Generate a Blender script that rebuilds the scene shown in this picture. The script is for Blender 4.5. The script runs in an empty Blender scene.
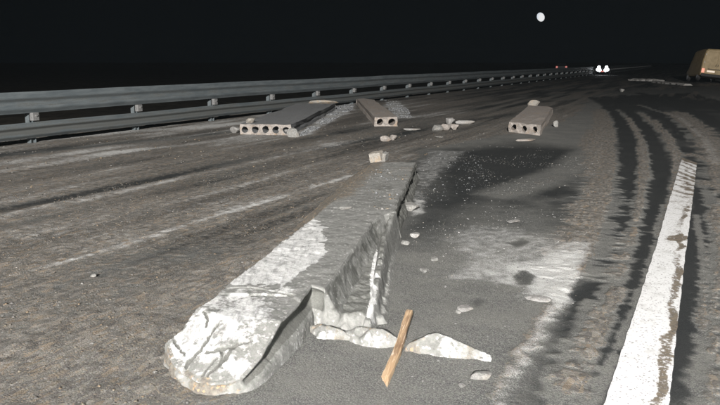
import bpy, bmesh, math, random
import numpy as np
from mathutils import Vector, Matrix, Euler

scene = bpy.context.scene
C = scene.collection
R = math.radians

# ------------------------------------------------------------------ camera, night sky, lights, exposure
cam_d = bpy.data.cameras.new("camera")
cam_d.sensor_width = 36.0
cam_d.lens = 35.0
cam_d.clip_start = 0.05
cam_d.clip_end = 3000.0
cam = bpy.data.objects.new("camera", cam_d)
C.objects.link(cam)
cam.location = (0, 0, 1.5)
cam.rotation_euler = (R(90 - 11.349), 0, 0)
scene.camera = cam

world = bpy.data.worlds.new("World")
scene.world = world
world.use_nodes = True
wn = world.node_tree
bg = wn.nodes["Background"]
bg.inputs[0].default_value = (0.40, 0.80, 1.15, 1)
bg.inputs[1].default_value = 0.0016

scene.view_settings.view_transform = 'Standard'
scene.view_settings.look = 'None'
scene.view_settings.exposure = 0.0
scene.view_settings.gamma = 1.0

def lamp(name, loc, target, watts, size, col, cone=100, blend=0.6):
    d = bpy.data.lights.new(name, 'SPOT')
    d.energy = watts
    d.shadow_soft_size = size
    d.color = col
    d.spot_size = R(cone)
    d.spot_blend = blend
    o = bpy.data.objects.new(name, d)
    C.objects.link(o)
    o.location = loc
    o.rotation_euler = (Vector(target) - Vector(loc)).to_track_quat('-Z', 'Y').to_euler()
    return o

# the camera's own flash, and an assumed, unseen lamp some way behind the photographer to fill the distance
lamp("camera_flash", (0.06, 0.0, 1.60), (0.1, 8, 0.2), 440, 0.03, (0.96, 1.0, 1.0), 95, 0.7)
lamp("assumed_fill_light", (-2.5, -24.0, 10.5), (2.0, 14, 0.0), 165000, 0.35, (1.0, 0.97, 0.93), 80, 0.5)

# ------------------------------------------------------------------ helpers
rng = np.random.default_rng(7)
random.seed(7)

def _h(ix, iy, seed):
    n = (ix.astype(np.int64) * 374761393 + iy.astype(np.int64) * 668265263 + seed * 1442695041) & 0xFFFFFFFF
    n = ((n ^ (n >> 13)) * 1274126177) & 0xFFFFFFFF
    return ((n ^ (n >> 16)) & 0xFFFF) / 65535.0

def vnoise(x, y, seed=0):
    ix = np.floor(x); iy = np.floor(y)
    fx = x - ix; fy = y - iy
    fx = fx * fx * (3 - 2 * fx); fy = fy * fy * (3 - 2 * fy)
    a = _h(ix, iy, seed); b = _h(ix + 1, iy, seed)
    c = _h(ix, iy + 1, seed); d = _h(ix + 1, iy + 1, seed)
    return (a * (1 - fx) + b * fx) * (1 - fy) + (c * (1 - fx) + d * fx) * fy

def fbm(x, y, seed=0, octv=4):
    x = np.asarray(x, float); y = np.asarray(y, float)
    v = 0; amp = 0.5; tot = 0
    for k in range(octv):
        v = v + amp * vnoise(x, y, seed + k * 17); tot += amp
        x = x * 2.03 + 11.3; y = y * 2.03 + 5.7; amp *= 0.5
    return v / tot

def sstep(a, b, x):
    t = np.clip((x - a) / (b - a), 0, 1)
    return t * t * (3 - 2 * t)

def pdist(x, y, pts):
    """distance to an open polyline and the position along it (0..1)"""
    best = np.full(np.shape(x), 1e9); par = np.zeros(np.shape(x))
    n = len(pts) - 1
    for i in range(n):
        ax, ay = pts[i]; bx_, by_ = pts[i + 1]
        dx, dy = bx_ - ax, by_ - ay
        t = np.clip(((x - ax) * dx + (y - ay) * dy) / (dx * dx + dy * dy + 1e-12), 0, 1)
        d = np.hypot(x - ax - t * dx, y - ay - t * dy)
        m = d < best
        best = np.where(m, d, best); par = np.where(m, (i + t) / n, par)
    return best, par

def sdf(x, y, poly):
    """signed distance to a polygon, negative inside"""
    d, _ = pdist(x, y, list(poly) + [poly[0]])
    inside = np.zeros(np.shape(x), bool)
    n = len(poly)
    for i in range(n):
        x1, y1 = poly[i]; x2, y2 = poly[(i + 1) % n]
        c = ((y1 > y) != (y2 > y)) & (x < (x2 - x1) * (y - y1) / (y2 - y1 + 1e-12) + x1)
        inside ^= c
    return np.where(inside, -d, d)

def tag(o, label=None, cat=None, group=None, kind=None):
    if label: o['label'] = label
    if cat: o['category'] = cat
    if group: o['group'] = group
    if kind: o['kind'] = kind
    return o

def empty(name, loc, rot=(0, 0, 0), label=None, cat=None, group=None):
    o = bpy.data.objects.new(name, None)
    o.empty_display_size = 0.2
    C.objects.link(o)
    o.location = loc; o.rotation_euler = rot
    return tag(o, label, cat, group)

def link(name, me, mat=None, parent=None, smooth=False):
    o = bpy.data.objects.new(name, me)
    C.objects.link(o)
    if mat is not None and len(me.materials) == 0: me.materials.append(mat)
    if parent is not None: o.parent = parent
    if smooth:
        me.polygons.foreach_set("use_smooth", [True] * len(me.polygons))
    return o

def from_bm(name, bm, mat, parent=None, smooth=False):
    me = bpy.data.meshes.new(name)
    bm.normal_update()
    bm.to_mesh(me); bm.free()
    return link(name, me, mat, parent, smooth)

def add_box(bm, size, loc=(0, 0, 0), rot=(0, 0, 0), bevel=0.0, seg=2):
    r = bmesh.ops.create_cube(bm, size=1.0)
    vs = r['verts']
    bmesh.ops.scale(bm, vec=size, verts=vs)
    if bevel > 0:
        es = list({e for v in vs for e in v.link_edges})
        g = bmesh.ops.bevel(bm, geom=es, offset=bevel, segments=seg, affect='EDGES', profile=0.6)
        vs = list({v for f in g['faces'] for v in f.verts} | {v for v in vs if v.is_valid})
    bmesh.ops.transform(bm, matrix=Matrix.Translation(loc) @ Euler(rot).to_matrix().to_4x4(), verts=vs)
    return vs

def add_cyl(bm, r, depth, loc=(0, 0, 0), rot=(0, 0, 0), seg=20, r2=None):
    g = bmesh.ops.create_cone(bm, cap_ends=True, segments=seg, radius1=r, radius2=r if r2 is None else r2, depth=depth,
                              matrix=Matrix.Translation(loc) @ Euler(rot).to_matrix().to_4x4())
    return g['verts']

def grid_mesh(name, X, Y, Z, cols=None, keep=None):
    """X,Y,Z (n,m) arrays -> quad mesh; cols (n,m,4) -> colour attribute 'paint'; keep (n,m) bool mask of vertices above ground"""
    n, m = X.shape
    idx = np.arange(n * m).reshape(n, m)
    q = np.stack([idx[:-1, :-1], idx[1:, :-1], idx[1:, 1:], idx[:-1, 1:]], -1).reshape(-1, 4)
    co = np.stack([X, Y, Z], -1).reshape(-1, 3)
    cc = None if cols is None else cols.reshape(-1, 4)
    # make all faces wind upward
    a, b, c_ = co[q[0, 0]], co[q[0, 1]], co[q[0, 2]]
    if (b[0] - a[0]) * (c_[1] - a[1]) - (b[1] - a[1]) * (c_[0] - a[0]) < 0: q = q[:, ::-1]
    if keep is not None:
        k = keep.reshape(-1)
        q = q[k[q].any(1)]
        used = np.unique(q); re = np.full(n * m, -1); re[used] = np.arange(len(used))
        q = re[q]; co = co[used]
        if cc is not None: cc = cc[used]
    me = bpy.data.meshes.new(name)
    me.vertices.add(len(co)); me.vertices.foreach_set("co", co.astype(np.float32).ravel())
    me.loops.add(q.size); me.loops.foreach_set("vertex_index", q.astype(np.int32).ravel())
    me.polygons.add(len(q))
    me.polygons.foreach_set("loop_start", np.arange(0, q.size, 4, dtype=np.int32))
    me.polygons.foreach_set("loop_total", np.full(len(q), 4, np.int32))
    me.polygons.foreach_set("use_smooth", np.ones(len(q), bool))
    if cc is not None:
        at = me.attributes.new("paint", 'FLOAT_COLOR', 'POINT')
        at.data.foreach_set("color", cc.astype(np.float32).ravel())
    me.update(); me.validate()
    return me

# ------------------------------------------------------------------ materials
class NT:
    def __init__(self, name):
        self.m = bpy.data.materials.new(name); self.m.use_nodes = True
        self.t = self.m.node_tree; self.n = self.t.nodes; self.l = self.t.links
        self.p = self.n["Principled BSDF"]
        self.tc = self.n.new("ShaderNodeTexCoord")
    def coord(self, scale=(1, 1, 1), rot=(0, 0, 0)):
        mp = self.n.new("ShaderNodeMapping"); mp.inputs['Scale'].default_value = scale; mp.inputs['Rotation'].default_value = rot
        self.l.new(self.tc.outputs['Object'], mp.inputs[0]); return mp.outputs[0]
    def noise(self, scale, detail=4, rough=0.6, vec=None, dist=0):
        t = self.n.new("ShaderNodeTexNoise"); t.inputs['Scale'].default_value = scale
        t.inputs['Detail'].default_value = detail; t.inputs['Roughness'].default_value = rough; t.inputs['Distortion'].default_value = dist
        self.l.new(vec if vec is not None else self.tc.outputs['Object'], t.inputs['Vector']); return t.outputs['Fac']
    def voro(self, scale, out='Distance', vec=None):
        t = self.n.new("ShaderNodeTexVoronoi"); t.inputs['Scale'].default_value = scale
        self.l.new(vec if vec is not None else self.tc.outputs['Object'], t.inputs['Vector']); return t.outputs[out]
    def attr(self, name="paint"):
        a = self.n.new("ShaderNodeAttribute"); a.attribute_name = name
        s = self.n.new("ShaderNodeSeparateColor"); self.l.new(a.outputs['Color'], s.inputs[0])
        return s.outputs[0], s.outputs[1], s.outputs[2], a.outputs['Color'], a.outputs['Alpha']
    def val(self, x, sock):
        if isinstance(x, (int, float)): sock.default_value = x
        else: self.l.new(x, sock)
    def math(self, op, a, b=0.0, clamp=False):
        n = self.n.new("ShaderNodeMath"); n.operation = op; n.use_clamp = clamp
        self.val(a, n.inputs[0]); self.val(b, n.inputs[1]); return n.outputs[0]
    def ss(self, x, lo, hi, a=0.0, b=1.0):
        n = self.n.new("ShaderNodeMapRange"); n.interpolation_type = 'SMOOTHSTEP'
        self.val(x, n.inputs[0]); n.inputs[1].default_value = lo; n.inputs[2].default_value = hi
        n.inputs[3].default_value = a; n.inputs[4].default_value = b; return n.outputs[0]
    def mix(self, f, a, b):
        n = self.n.new("ShaderNodeMix"); n.data_type = 'RGBA'
        self.val(f, n.inputs[0])
        for s, v in ((n.inputs[6], a), (n.inputs[7], b)):
            if isinstance(v, tuple): s.default_value = (*v, 1)
            else: self.l.new(v, s)
        return n.outputs[2]
    def bump(self, h, strength=0.5, dist=0.01):
        b = self.n.new("ShaderNodeBump"); b.inputs['Strength'].default_value = strength; b.inputs['Distance'].default_value = dist
        self.l.new(h, b.inputs['Height']); self.l.new(b.outputs[0], self.p.inputs['Normal'])
    def out(self, col, rough=0.8, metal=0.0, spec=0.3):
        if isinstance(col, tuple): self.p.inputs['Base Color'].default_value = (*col, 1)
        else: self.l.new(col, self.p.inputs['Base Color'])
        self.val(rough, self.p.inputs['Roughness']); self.val(metal, self.p.inputs['Metallic'])
        self.p.inputs['Specular IOR Level'].default_value = spec
        return self.m

ROADROT = R(25.3)
def mat_road():
    t = NT("road_surface")
    mud, pale, wet, _, _ = t.attr()
    along = t.coord((1.0, 1.0, 1.0), (0, 0, ROADROT))       # y runs along the road
    st = t.n.new("ShaderNodeMapping"); st.inputs['Scale'].default_value = (1.0, 0.35, 1.0); t.l.new(along, st.inputs[0]); st = st.outputs[0]
    n_big = t.noise(2.2, 5, 0.65)
    n_mid = t.noise(26, 5, 0.7, st)
    n_fine = t.noise(150, 4, 0.7)
    n_lump = t.noise(11, 6, 0.68, None, 0.3)
    v_cell = t.voro(95, 'Color'); v_d = t.voro(95)
    v2 = t.voro(210, 'Color')
    sc = t.n.new("ShaderNodeSeparateColor"); t.l.new(v_cell, sc.inputs[0])
    sc2 = t.n.new("ShaderNodeSeparateColor"); t.l.new(v2, sc2.inputs[0])
    # asphalt: dark binder with grey aggregate
    asph = t.mix(t.ss(sc2.outputs[0], 0.25, 1.0), (0.070, 0.071, 0.069), (0.19, 0.188, 0.176))
    asph = t.mix(t.ss(n_big, 0.35, 0.7, 0, 0.6), asph, (0.17, 0.167, 0.153))
    asph = t.mix(t.math('MULTIPLY', wet, 0.85), asph, (0.009, 0.0112, 0.0128))
    # mud: tan and grey crumbs
    mudc = t.mix(t.ss(n_mid, 0.32, 0.68), (0.072, 0.067, 0.059), (0.17, 0.157, 0.138))
    mudc = t.mix(t.ss(sc.outputs[0], 0.0, 1.0, 0, 0.6), mudc, (0.088, 0.085, 0.078))
    v3 = t.voro(34, 'Color', st); sc3 = t.n.new("ShaderNodeSeparateColor"); t.l.new(v3, sc3.inputs[0])
    mudc = t.mix(t.ss(sc3.outputs[0], 0.45, 0.95, 0, 0.6), mudc, (0.23, 0.21, 0.185))
    mudc = t.mix(t.ss(sc3.outputs[1], 0.60, 0.95, 0, 0.65), mudc, (0.055, 0.051, 0.046))
    mudc = t.mix(t.ss(sc3.outputs[2], 0.84, 0.95, 0, 0.6), mudc, (0.22, 0.165, 0.112))
    mudc = t.mix(t.math('MULTIPLY', wet, 0.8), mudc, (0.036, 0.034, 0.031))
    mudc = t.mix(t.ss(sc.outputs[1], 0.80, 0.95, 0, 0.6), mudc, (0.24, 0.185, 0.13))
    mudc = t.mix(t.ss(sc.outputs[2], 0.86, 0.97, 0, 0.6), mudc, (0.27, 0.265, 0.255))
    mudc = t.mix(t.ss(n_lump, 0.35, 0.7, 0, 0.35), mudc, (0.125, 0.125, 0.122))
    mk = t.math('ADD', mud, t.math('MULTIPLY', t.math('SUBTRACT', n_lump, 0.5), 1.2))
    mk = t.math('ADD', mk, t.math('MULTIPLY', t.math('SUBTRACT', n_mid, 0.5), 0.7))
    mk = t.ss(mk, 0.36, 0.58)
    col = t.mix(mk, asph, mudc)
    # white dust, thin and patchy
    pk = t.math('ADD', pale, t.math('MULTIPLY', t.math('SUBTRACT', n_lump, 0.5), 1.1))
    pk = t.math('ADD', pk, t.math('MULTIPLY', t.math('SUBTRACT', n_fine, 0.5), 1.6))
    pk = t.ss(pk, 0.34, 0.95, 0, 0.9)
    col = t.mix(pk, col, (0.47, 0.47, 0.46))
    rough = t.math('SUBTRACT', 0.88, t.math('MULTIPLY', wet, 0.22))
    h = t.math('ADD', t.math('MULTIPLY', n_fine, 0.5), t.math('MULTIPLY', n_mid, 0.9))
    h = t.math('ADD', h, t.math('MULTIPLY', v_d, -0.5))
    h = t.math('ADD', h, t.math('MULTIPLY', n_lump, t.math('ADD', 0.3, t.math('MULTIPLY', mk, 1.2))))
    t.bump(h, 0.55, 0.014)
    return t.out(col, rough, 0, 0.25)

def mat_line():
    t = NT("worn_road_paint")
    dirt, _, _, _, _ = t.attr()
    n = t.noise(30, 5, 0.7); f = t.noise(170, 3, 0.7); v = t.voro(120, 'Color')
    sc = t.n.new("ShaderNodeSeparateColor"); t.l.new(v, sc.inputs[0])
    white = t.mix(t.ss(f, 0.3, 0.7), (0.58, 0.58, 0.58), (0.70, 0.70, 0.70))
    white = t.mix(t.ss(t.noise(6, 6, 0.75), 0.48, 0.72, 0, 0.55), white, (0.33, 0.325, 0.31))
    white = t.mix(t.ss(sc.outputs[0], 0.90, 0.96, 0, 0.75), white, (0.16, 0.15, 0.145))
    mudc = t.mix(t.ss(n, 0.3, 0.7), (0.07, 0.062, 0.052), (0.20, 0.165, 0.125))
    k = t.math('ADD', dirt, t.math('MULTIPLY', t.math('SUBTRACT', n, 0.5), 1.5))
    k = t.math('ADD', k, t.math('MULTIPLY', t.math('SUBTRACT', f, 0.5), 0.6))
    k = t.ss(k, 0.40, 0.58)
    t.bump(t.math('ADD', t.math('MULTIPLY', f, 0.6), t.math('MULTIPLY', k, n)), 0.6, 0.008)
    return t.out(t.mix(k, white, mudc), 0.75)

def mat_slab():
    """grey concrete; paint r = white frost/laitance, g = mud, b = darkened recesses, breaks and cracks, plus shade painted on the outer side"""
    t = NT("cracked_concrete")
    wht, mud, drk, _, _ = t.attr()
    n = t.noise(9, 6, 0.68); m = t.noise(42, 5, 0.7); f = t.noise(190, 4, 0.75); v = t.voro(70, 'Color'); vd = t.voro(70)
    sc = t.n.new("ShaderNodeSeparateColor"); t.l.new(v, sc.inputs[0])
    col = t.mix(t.ss(n, 0.3, 0.7), (0.115, 0.116, 0.109), (0.20, 0.20, 0.19))
    col = t.mix(t.ss(m, 0.35, 0.7, 0, 0.5), col, (0.25, 0.25, 0.24))
    col = t.mix(t.ss(sc.outputs[0], 0.9, 0.97, 0, 0.7), col, (0.38, 0.375, 0.36))
    col = t.mix(t.ss(f, 0.52, 0.8, 0, 0.7), col, (0.09, 0.088, 0.084))
    dk = t.math('ADD', drk, t.math('MULTIPLY', t.math('SUBTRACT', m, 0.5), 0.8))
    dark = t.mix(t.ss(f, 0.3, 0.75), (0.065, 0.066, 0.060), (0.13, 0.13, 0.12))
    col = t.mix(t.ss(dk, 0.35, 0.7, 0, 0.92), col, dark)
    wk = t.math('ADD', wht, t.math('MULTIPLY', t.math('SUBTRACT', n, 0.5), 0.9))
    wk = t.math('ADD', wk, t.math('MULTIPLY', t.math('SUBTRACT', m, 0.5), 0.6))
    wk = t.ss(wk, 0.36, 0.58)
    wcol = t.mix(t.ss(m, 0.28, 0.62), (0.34, 0.34, 0.335), (0.54, 0.54, 0.535))
    wcol = t.mix(t.ss(t.noise(1.0, 5, 0.7, t.coord((26, 5, 14), (0, 0, R(8)))), 0.46, 0.66, 0, 0.75), wcol, (0.20, 0.20, 0.195))
    col = t.mix(wk, col, wcol)
    mk = t.math('ADD', mud, t.math('MULTIPLY', t.math('SUBTRACT', m, 0.5), 1.0))
    mk = t.math('ADD', mk, t.math('MULTIPLY', t.math('SUBTRACT', f, 0.5), 0.8))
    mk = t.ss(mk, 0.4, 0.62)
    mc = t.mix(t.ss(m, 0.3, 0.7), (0.085, 0.078, 0.067), (0.18, 0.165, 0.143))
    mc = t.mix(t.ss(sc.outputs[1], 0.82, 0.95, 0, 0.7), mc, (0.32, 0.22, 0.13))
    col = t.mix(mk, col, mc)
    t.bump(t.math('ADD', t.math('ADD', t.math('MULTIPLY', m, 0.7), t.math('MULTIPLY', f, 0.4)), t.math('MULTIPLY', vd, -0.25)), 0.5, 0.010)
    return t.out(col, 0.9, 0, 0.2)

def mat_concrete(name, a, b, warm=(0.34, 0.25, 0.17), warmth=0.5, dark=(0.10, 0.095, 0.09)):
    t = NT(name)
    n = t.noise(7, 6, 0.7); m = t.noise(38, 5, 0.7); f = t.noise(170, 3, 0.7)
    col = t.mix(t.ss(m, 0.3, 0.7), a, b)
    col = t.mix(t.ss(n, 0.48, 0.72, 0, warmth), col, warm)
    col = t.mix(t.ss(f, 0.55, 0.8, 0, 0.6), col, dark)
    t.bump(t.math('ADD', m, t.math('MULTIPLY', f, 0.7)), 1.0, 0.018)
    return t.out(col, 0.92, 0, 0.2)

def mat_simple(name, a, b, scale=20, rough=0.6, metal=0.0, bump=0.2, spec=0.4):
    t = NT(name)
    n = t.noise(scale, 5, 0.65)
    t.bump(n, bump, 0.01)
    return t.out(t.mix(t.ss(n, 0.3, 0.7), a, b), rough, metal, spec)

def mat_emit(name, col, strength):
    t = NT(name)
    t.p.inputs['Emission Color'].default_value = (*col, 1)
    t.p.inputs['Emission Strength'].default_value = strength
    return t.out(tuple(0.5 * c for c in col), 0.3)

def mat_galv():
    t = NT("dirty_galvanised_steel")
    dirt, _, _, _, _ = t.attr()
    along = t.coord((3.0, 0.6, 8.0), (0, 0, ROADROT))
    n = t.noise(1.2, 5, 0.7, along); f = t.noise(60, 4, 0.7); s = t.noise(1.0, 3, 0.6, t.coord((2, 2, 30)))
    col = t.mix(t.ss(n, 0.3, 0.7), (0.085, 0.100, 0.108), (0.14, 0.158, 0.165))
    k = t.math('ADD', dirt, t.math('MULTIPLY', t.math('SUBTRACT', n, 0.5), 0.9))
    k = t.math('ADD', k, t.math('MULTIPLY', t.math('SUBTRACT', s, 0.5), 0.7))
    k = t.ss(t.math('ADD', k, t.math('MULTIPLY', t.math('SUBTRACT', f, 0.5), 0.6)), 0.35, 0.7, 0, 0.9)
    col = t.mix(k, col, (0.075, 0.077, 0.073))
    t.bump(f, 0.25, 0.004)
    return t.out(col, t.math('ADD', 0.55, t.math('MULTIPLY', k, 0.35)), 0.25, 0.4)

def mat_wood():
    t = NT("splintered_pine")
    g = t.noise(1.0, 5, 0.7, t.coord((70, 3.0, 70)), 0.4); n = t.noise(1.0, 4, 0.7, t.coord((30, 2.5, 30))); f = t.noise(60, 4, 0.7, t.coord((1, 0.12, 1)))
    col = t.mix(t.ss(g, 0.3, 0.7), (0.25, 0.16, 0.09), (0.42, 0.315, 0.205))
    col = t.mix(t.ss(n, 0.50, 0.66, 0, 0.85), col, (0.14, 0.085, 0.05))
    col = t.mix(t.ss(f, 0.56, 0.72, 0, 0.8), col, (0.62, 0.52, 0.42))
    t.bump(g, 0.6, 0.006)
    return t.out(col, 0.75)

def mat_attr_color(name, rough=0.9):
    t = NT(name)
    _, _, _, col, _ = t.attr()
    f = t.noise(120, 3, 0.7)
    c = t.mix(t.ss(f, 0.35, 0.75, 0, 0.45), col, (0.09, 0.085, 0.078))
    t.bump(f, 0.5, 0.006)
    return t.out(c, rough, 0, 0.2)

M = dict(
    road=mat_road(), line=mat_line(), slab=mat_slab(), galv=mat_galv(), wood=mat_wood(),
    tan=mat_concrete("tan_concrete", (0.235, 0.213, 0.195), (0.375, 0.342, 0.315), (0.33, 0.225, 0.14), 0.7),
    grey=mat_concrete("grey_concrete", (0.22, 0.215, 0.205), (0.36, 0.35, 0.34), (0.30, 0.24, 0.18), 0.4),
    white=mat_concrete("white_concrete", (0.17, 0.168, 0.16), (0.30, 0.295, 0.28), (0.24, 0.19, 0.14), 0.45, (0.30, 0.28, 0.26)),
    clod=mat_attr_color("mud_crumbs"),
    soil=mat_simple("dark_verge_soil", (0.018, 0.016, 0.013), (0.05, 0.045, 0.036), 1.3, 0.95, 0, 0.8, 0.1),
    leaf=mat_simple("dark_foliage", (0.012, 0.017, 0.010), (0.03, 0.038, 0.022), 3, 0.9, 0, 0.5, 0.1),
    van=mat_simple("dusty_beige_paint", (0.24, 0.18, 0.09), (0.36, 0.27, 0.15), 2.5, 0.55, 0, 0.05),
    dark=mat_simple("black_rubber_plastic", (0.012, 0.012, 0.013), (0.03, 0.03, 0.03), 20, 0.7),
    steel=mat_simple("dull_steel", (0.30, 0.30, 0.31), (0.45, 0.45, 0.46), 14, 0.45, 0.7),
    glass=mat_simple("dark_glass", (0.01, 0.012, 0.015), (0.02, 0.022, 0.026), 4, 0.08, 0, 0.0, 0.5),
    cab=mat_simple("dark_vehicle_paint", (0.03, 0.03, 0.035), (0.05, 0.05, 0.055), 3, 0.4),
    plate=mat_emit("glowing_number_plate", (1.0, 0.86, 0.72), 0.55),  # plate brightness put in as emission, no lamp shines on it
    tail=mat_emit("glowing_tail_reflector", (1.0, 0.42, 0.30), 0.7),  # emission stands in for light thrown back by the van's rear reflectors
    redlamp=mat_emit("dim_red_lamp", (1.0, 0.22, 0.18), 0.30),
    head=mat_emit("lit_headlamp", (0.93, 0.95, 1.0), 9.0),
    moon=None,
)
mo = NT("moon_face")
_n = mo.noise(0.35, 3, 0.5)
_c = mo.mix(mo.ss(_n, 0.35, 0.65), (0.72, 0.80, 0.92), (1.0, 1.0, 1.0))
mo.l.new(_c, mo.p.inputs['Emission Color']); mo.p.inputs['Emission Strength'].default_value = 0.82
M['moon'] = mo.out((0.1, 0.1, 0.1), 0.9)

# ------------------------------------------------------------------ the road
UX, UY = math.sin(R(25.3)), math.cos(R(25.3))          # along the road
def to_xy(s, t): return s * UX + t * UY, s * UY - t * UX    # t is across, positive to the right
def to_st(x, y): return x * UX + y * UY, x * UY - y * UX

def axis(lo, hi, d0, d1, inner):
    a, b = inner
    v = list(np.arange(a, b, d0))
    x, d = b, d0
    while x < hi:
        v.append(x); d *= 1.035; d = min(d, d1); x += d
    v.append(hi)
    x, d = a, d0; w = []
    while x > lo:
        d *= 1.035; d = min(d, d1); x -= d
        if x > lo: w.append(x)
    w.append(lo)
    return np.array(w[::-1] + v)

ROAD_R = 4.2
sv = axis(-40, 420, 0.016, 8.0, (1.4, 8.5))
tv = axis(-12.8, ROAD_R, 0.016, 0.25, (-4.6, 0.9))
S, T = np.meshgrid(sv, tv, indexing='ij')
X, Y = to_xy(S, T)

slab_foot = [(-1.005, 3.35), (-0.754, 2.989), (-0.46, 3.05), (-0.179, 3.966), (0.118, 3.9), (0.234, 5.272), (0.405, 6.933), (0.807, 9.813), (0.133, 9.206), (-0.403, 5.731), (-0.825, 3.717)]

w1 = fbm(X * 1.7, Y * 1.7, 3) - 0.5
w2 = fbm(X * 6, Y * 6, 9) - 0.5
w3 = fbm(X * 22, Y * 22, 21, 3) - 0.5
st_n = fbm(T * 3.0, S * 0.25, 33) - 0.5                 # streaks along the road

# left carriageway: mud everywhere, right: mostly bare asphalt
border = [(-0.714, 2.883), (-0.46, 3.05), (-0.193, 4.288), (0.172, 5.835), (0.428, 7.337), (0.794, 10.004), (1.182, 12.111), (2.158, 13.703), (3.4, 14.87), (4.935, 17.317), (6.732, 21.545), (9.341, 28.444), (12.239, 36.109)]
right_poly = border + [(40, 60), (40, -5), (-0.6, -5)]
dr = sdf(X, Y, right_poly)
mud = sstep(-0.12, 0.18, dr + w1 * 0.3 + w2 * 0.15) * (0.66 + st_n * 0.55 + w1 * 0.35)
mud += 0.16 * (1 - sstep(-0.1, 0.2, dr))
pale = np.zeros_like(X); wet = np.zeros_like(X)

def band(pts, w, soft=0.5, warp=0.25):
    d, _ = pdist(X, Y, pts)
    d = d + (w2 * warp + w3 * warp * 0.6) * min(w * 1.4, 0.25)
    return 1 - sstep(w * (1 - soft), w * (1 + soft), d)
def area(poly, soft, warp=0.5):
    d = sdf(X, Y, poly) + w1 * warp + w2 * warp * 0.7
    return 1 - sstep(-soft, soft, d)

# dark tracks ploughed through the mud on the left
for pts, w, k in (
    ([(-4.093, 6.656), (-3.772, 7.18), (-3.245, 7.974), (-2.723, 8.956), (-1.854, 10.732), (-0.546, 12.703), (1.35, 15.762)], 0.15, 0.62),
    ([(-3.119, 5.001), (-2.899, 5.448), (-2.52, 6.124), (-2.054, 7.03), (-1.423, 8.166), (-0.429, 9.907)], 0.20, 0.50),
    ([(-3.61, 5.835), (-3.318, 6.279), (-2.856, 6.981), (-2.318, 7.974), (-1.61, 9.281), (-0.483, 11.197), (1.428, 14.263)], 0.12, 0.30),
    ([(-2.7, 4.288), (-2.623, 4.9), (-2.335, 5.448)], 0.10, 0.25),
    ([(-6.665, 10.514), (-6.12, 11.836), (-4.707, 13.703), (-2.782, 16.249)], 0.28, 0.40),
    ([(-5.182, 8.508), (-4.748, 9.115), (-3.635, 10.514), (-2.16, 12.55), (-0.629, 14.662)], 0.11, 0.30),
    ([(-1.946, 3.559), (-1.629, 3.852), (-1.285, 4.068)], 0.07, 0.22),
    ([(-1.784, 2.883), (-1.421, 3.081), (-1.036, 3.222)], 0.10, 0.20),
    ([(-0.522, 12.111), (1.391, 16.249), (3.894, 19.559), (6.652, 23.445)], 0.30, 0.45),
    ([(-0.437, 15.303), (2.354, 20.705), (7.061, 27.707)], 0.5, 0.55),
):
    b = band(pts, w)
    mud -= b * k * 0.3; wet += b * k * 1.15 * (0.75 + w1)
# the whitish, almost buried lane line on the left
faint = [(-2.77, 4.407), (-2.526, 4.709), (-2.272, 5.106), (-1.985, 5.603), (-1.669, 6.319), (-1.24, 7.079), (-0.134, 9.281)]
dl, _ = pdist(X, Y, faint)
pale += (1 - sstep(0.015, 0.085, dl + w2 * 0.07)) * (0.31 + w1 * 0.35)
dl2, _ = pdist(X, Y, [(-2.272, 5.106), (-1.964, 5.54), (-1.613, 6.279)])
pale += (1 - sstep(0.02, 0.07, dl2 + w2 * 0.10)) * 0.14

# grey dust toward the guardrail, dry verge mud under it
pale += 0.16 * sstep(-4.6, -5.6, T) * (0.6 + 1.6 * st_n)
st2 = fbm(T * 8.0, S * 0.35, 63) - 0.5
lm = sstep(-0.1, 0.3, dr) * sstep(2.5, 5.0, S)
wet += lm * (0.75 * sstep(0.02, 0.17, -st_n) + 0.55 * sstep(0.05, 0.18, -st2)) * (0.8 + w1)
pale += lm * (0.34 * sstep(0.02, 0.17, st_n) + 0.20 * sstep(0.04, 0.18, st2)) * (0.8 + w1 * 1.5)
near_rail = sstep(-6.6, -8.6, T)
mud += near_rail * 0.10; pale += near_rail * 0.16 + near_rail * st_n * 0.3
pale += 0.50 * band([(-6.8, 13.184), (-6.039, 14.071), (-4.878, 15.529), (-3.085, 17.317)], 0.28)
mud -= 0.6 * band([(-5.922, 11.444), (-5.04, 12.55), (-3.623, 14.071), (-2.772, 15.529)], 0.22)
# dark, driven-over asphalt on the right
rb = area([(10.316, 30.908), (6.647, 18.532), (3.084, 8.233), (1.986, 5.509), (1.357, 4.103), (0.919, 3.189), (0.698, 2.667), (1.788, 2.667), (11.342, 18.532), (16.286, 34.934)], 0.12, 0.3)
near_k = sstep(4.6, 2.8, S)
wet += rb * (1.0 - 0.50 * near_k) * (0.9 + w1 * 0.8); mud -= rb * 0.22
# bare dark asphalt right of the slab
dk = area([(0.808, 10.004), (1.391, 12.111), (3.022, 13.184), (3.999, 12.111), (3.456, 9.813), (2.468, 8.508), (1.487, 7.284), (0.746, 6.359), (0.46, 6.013), (0.449, 6.981)], 0.75)
wet += dk * 1.1; mud -= dk * 0.6
dk2 = area([(1.677, 7.18), (2.468, 8.508), (3.06, 8.801), (2.605, 7.079), (2.034, 6.013), (1.659, 6.279)], 0.5)
wet += dk2 * 0.65; mud -= 0.2 * dk2
# bluish dust strip at the far end of the slab, crumbs
pale += 0.55 * area([(0.824, 10.202), (1.217, 12.111), (1.912, 12.111), (1.037, 8.956), (0.665, 7.614), (0.532, 7.614)], 0.18, 0.4) 
pale += 0.75 * area([(0.474, 7.391), (0.665, 7.614), (0.694, 6.981), (0.49, 6.701)], 0.07, 0.1)
pale += 0.8 * area([(-1.306, 14.263), (-1.055, 18.532), (-0.816, 23.972), (-0.157, 27.707), (-0.255, 22.455), (-0.765, 17.904), (-1.132, 14.662)], 0.2, 0.3)
pale += 0.6 * area([(0.929, 19.204), (0.966, 28.444), (1.491, 27.707), (1.421, 19.204)], 0.2, 0.3)
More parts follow.
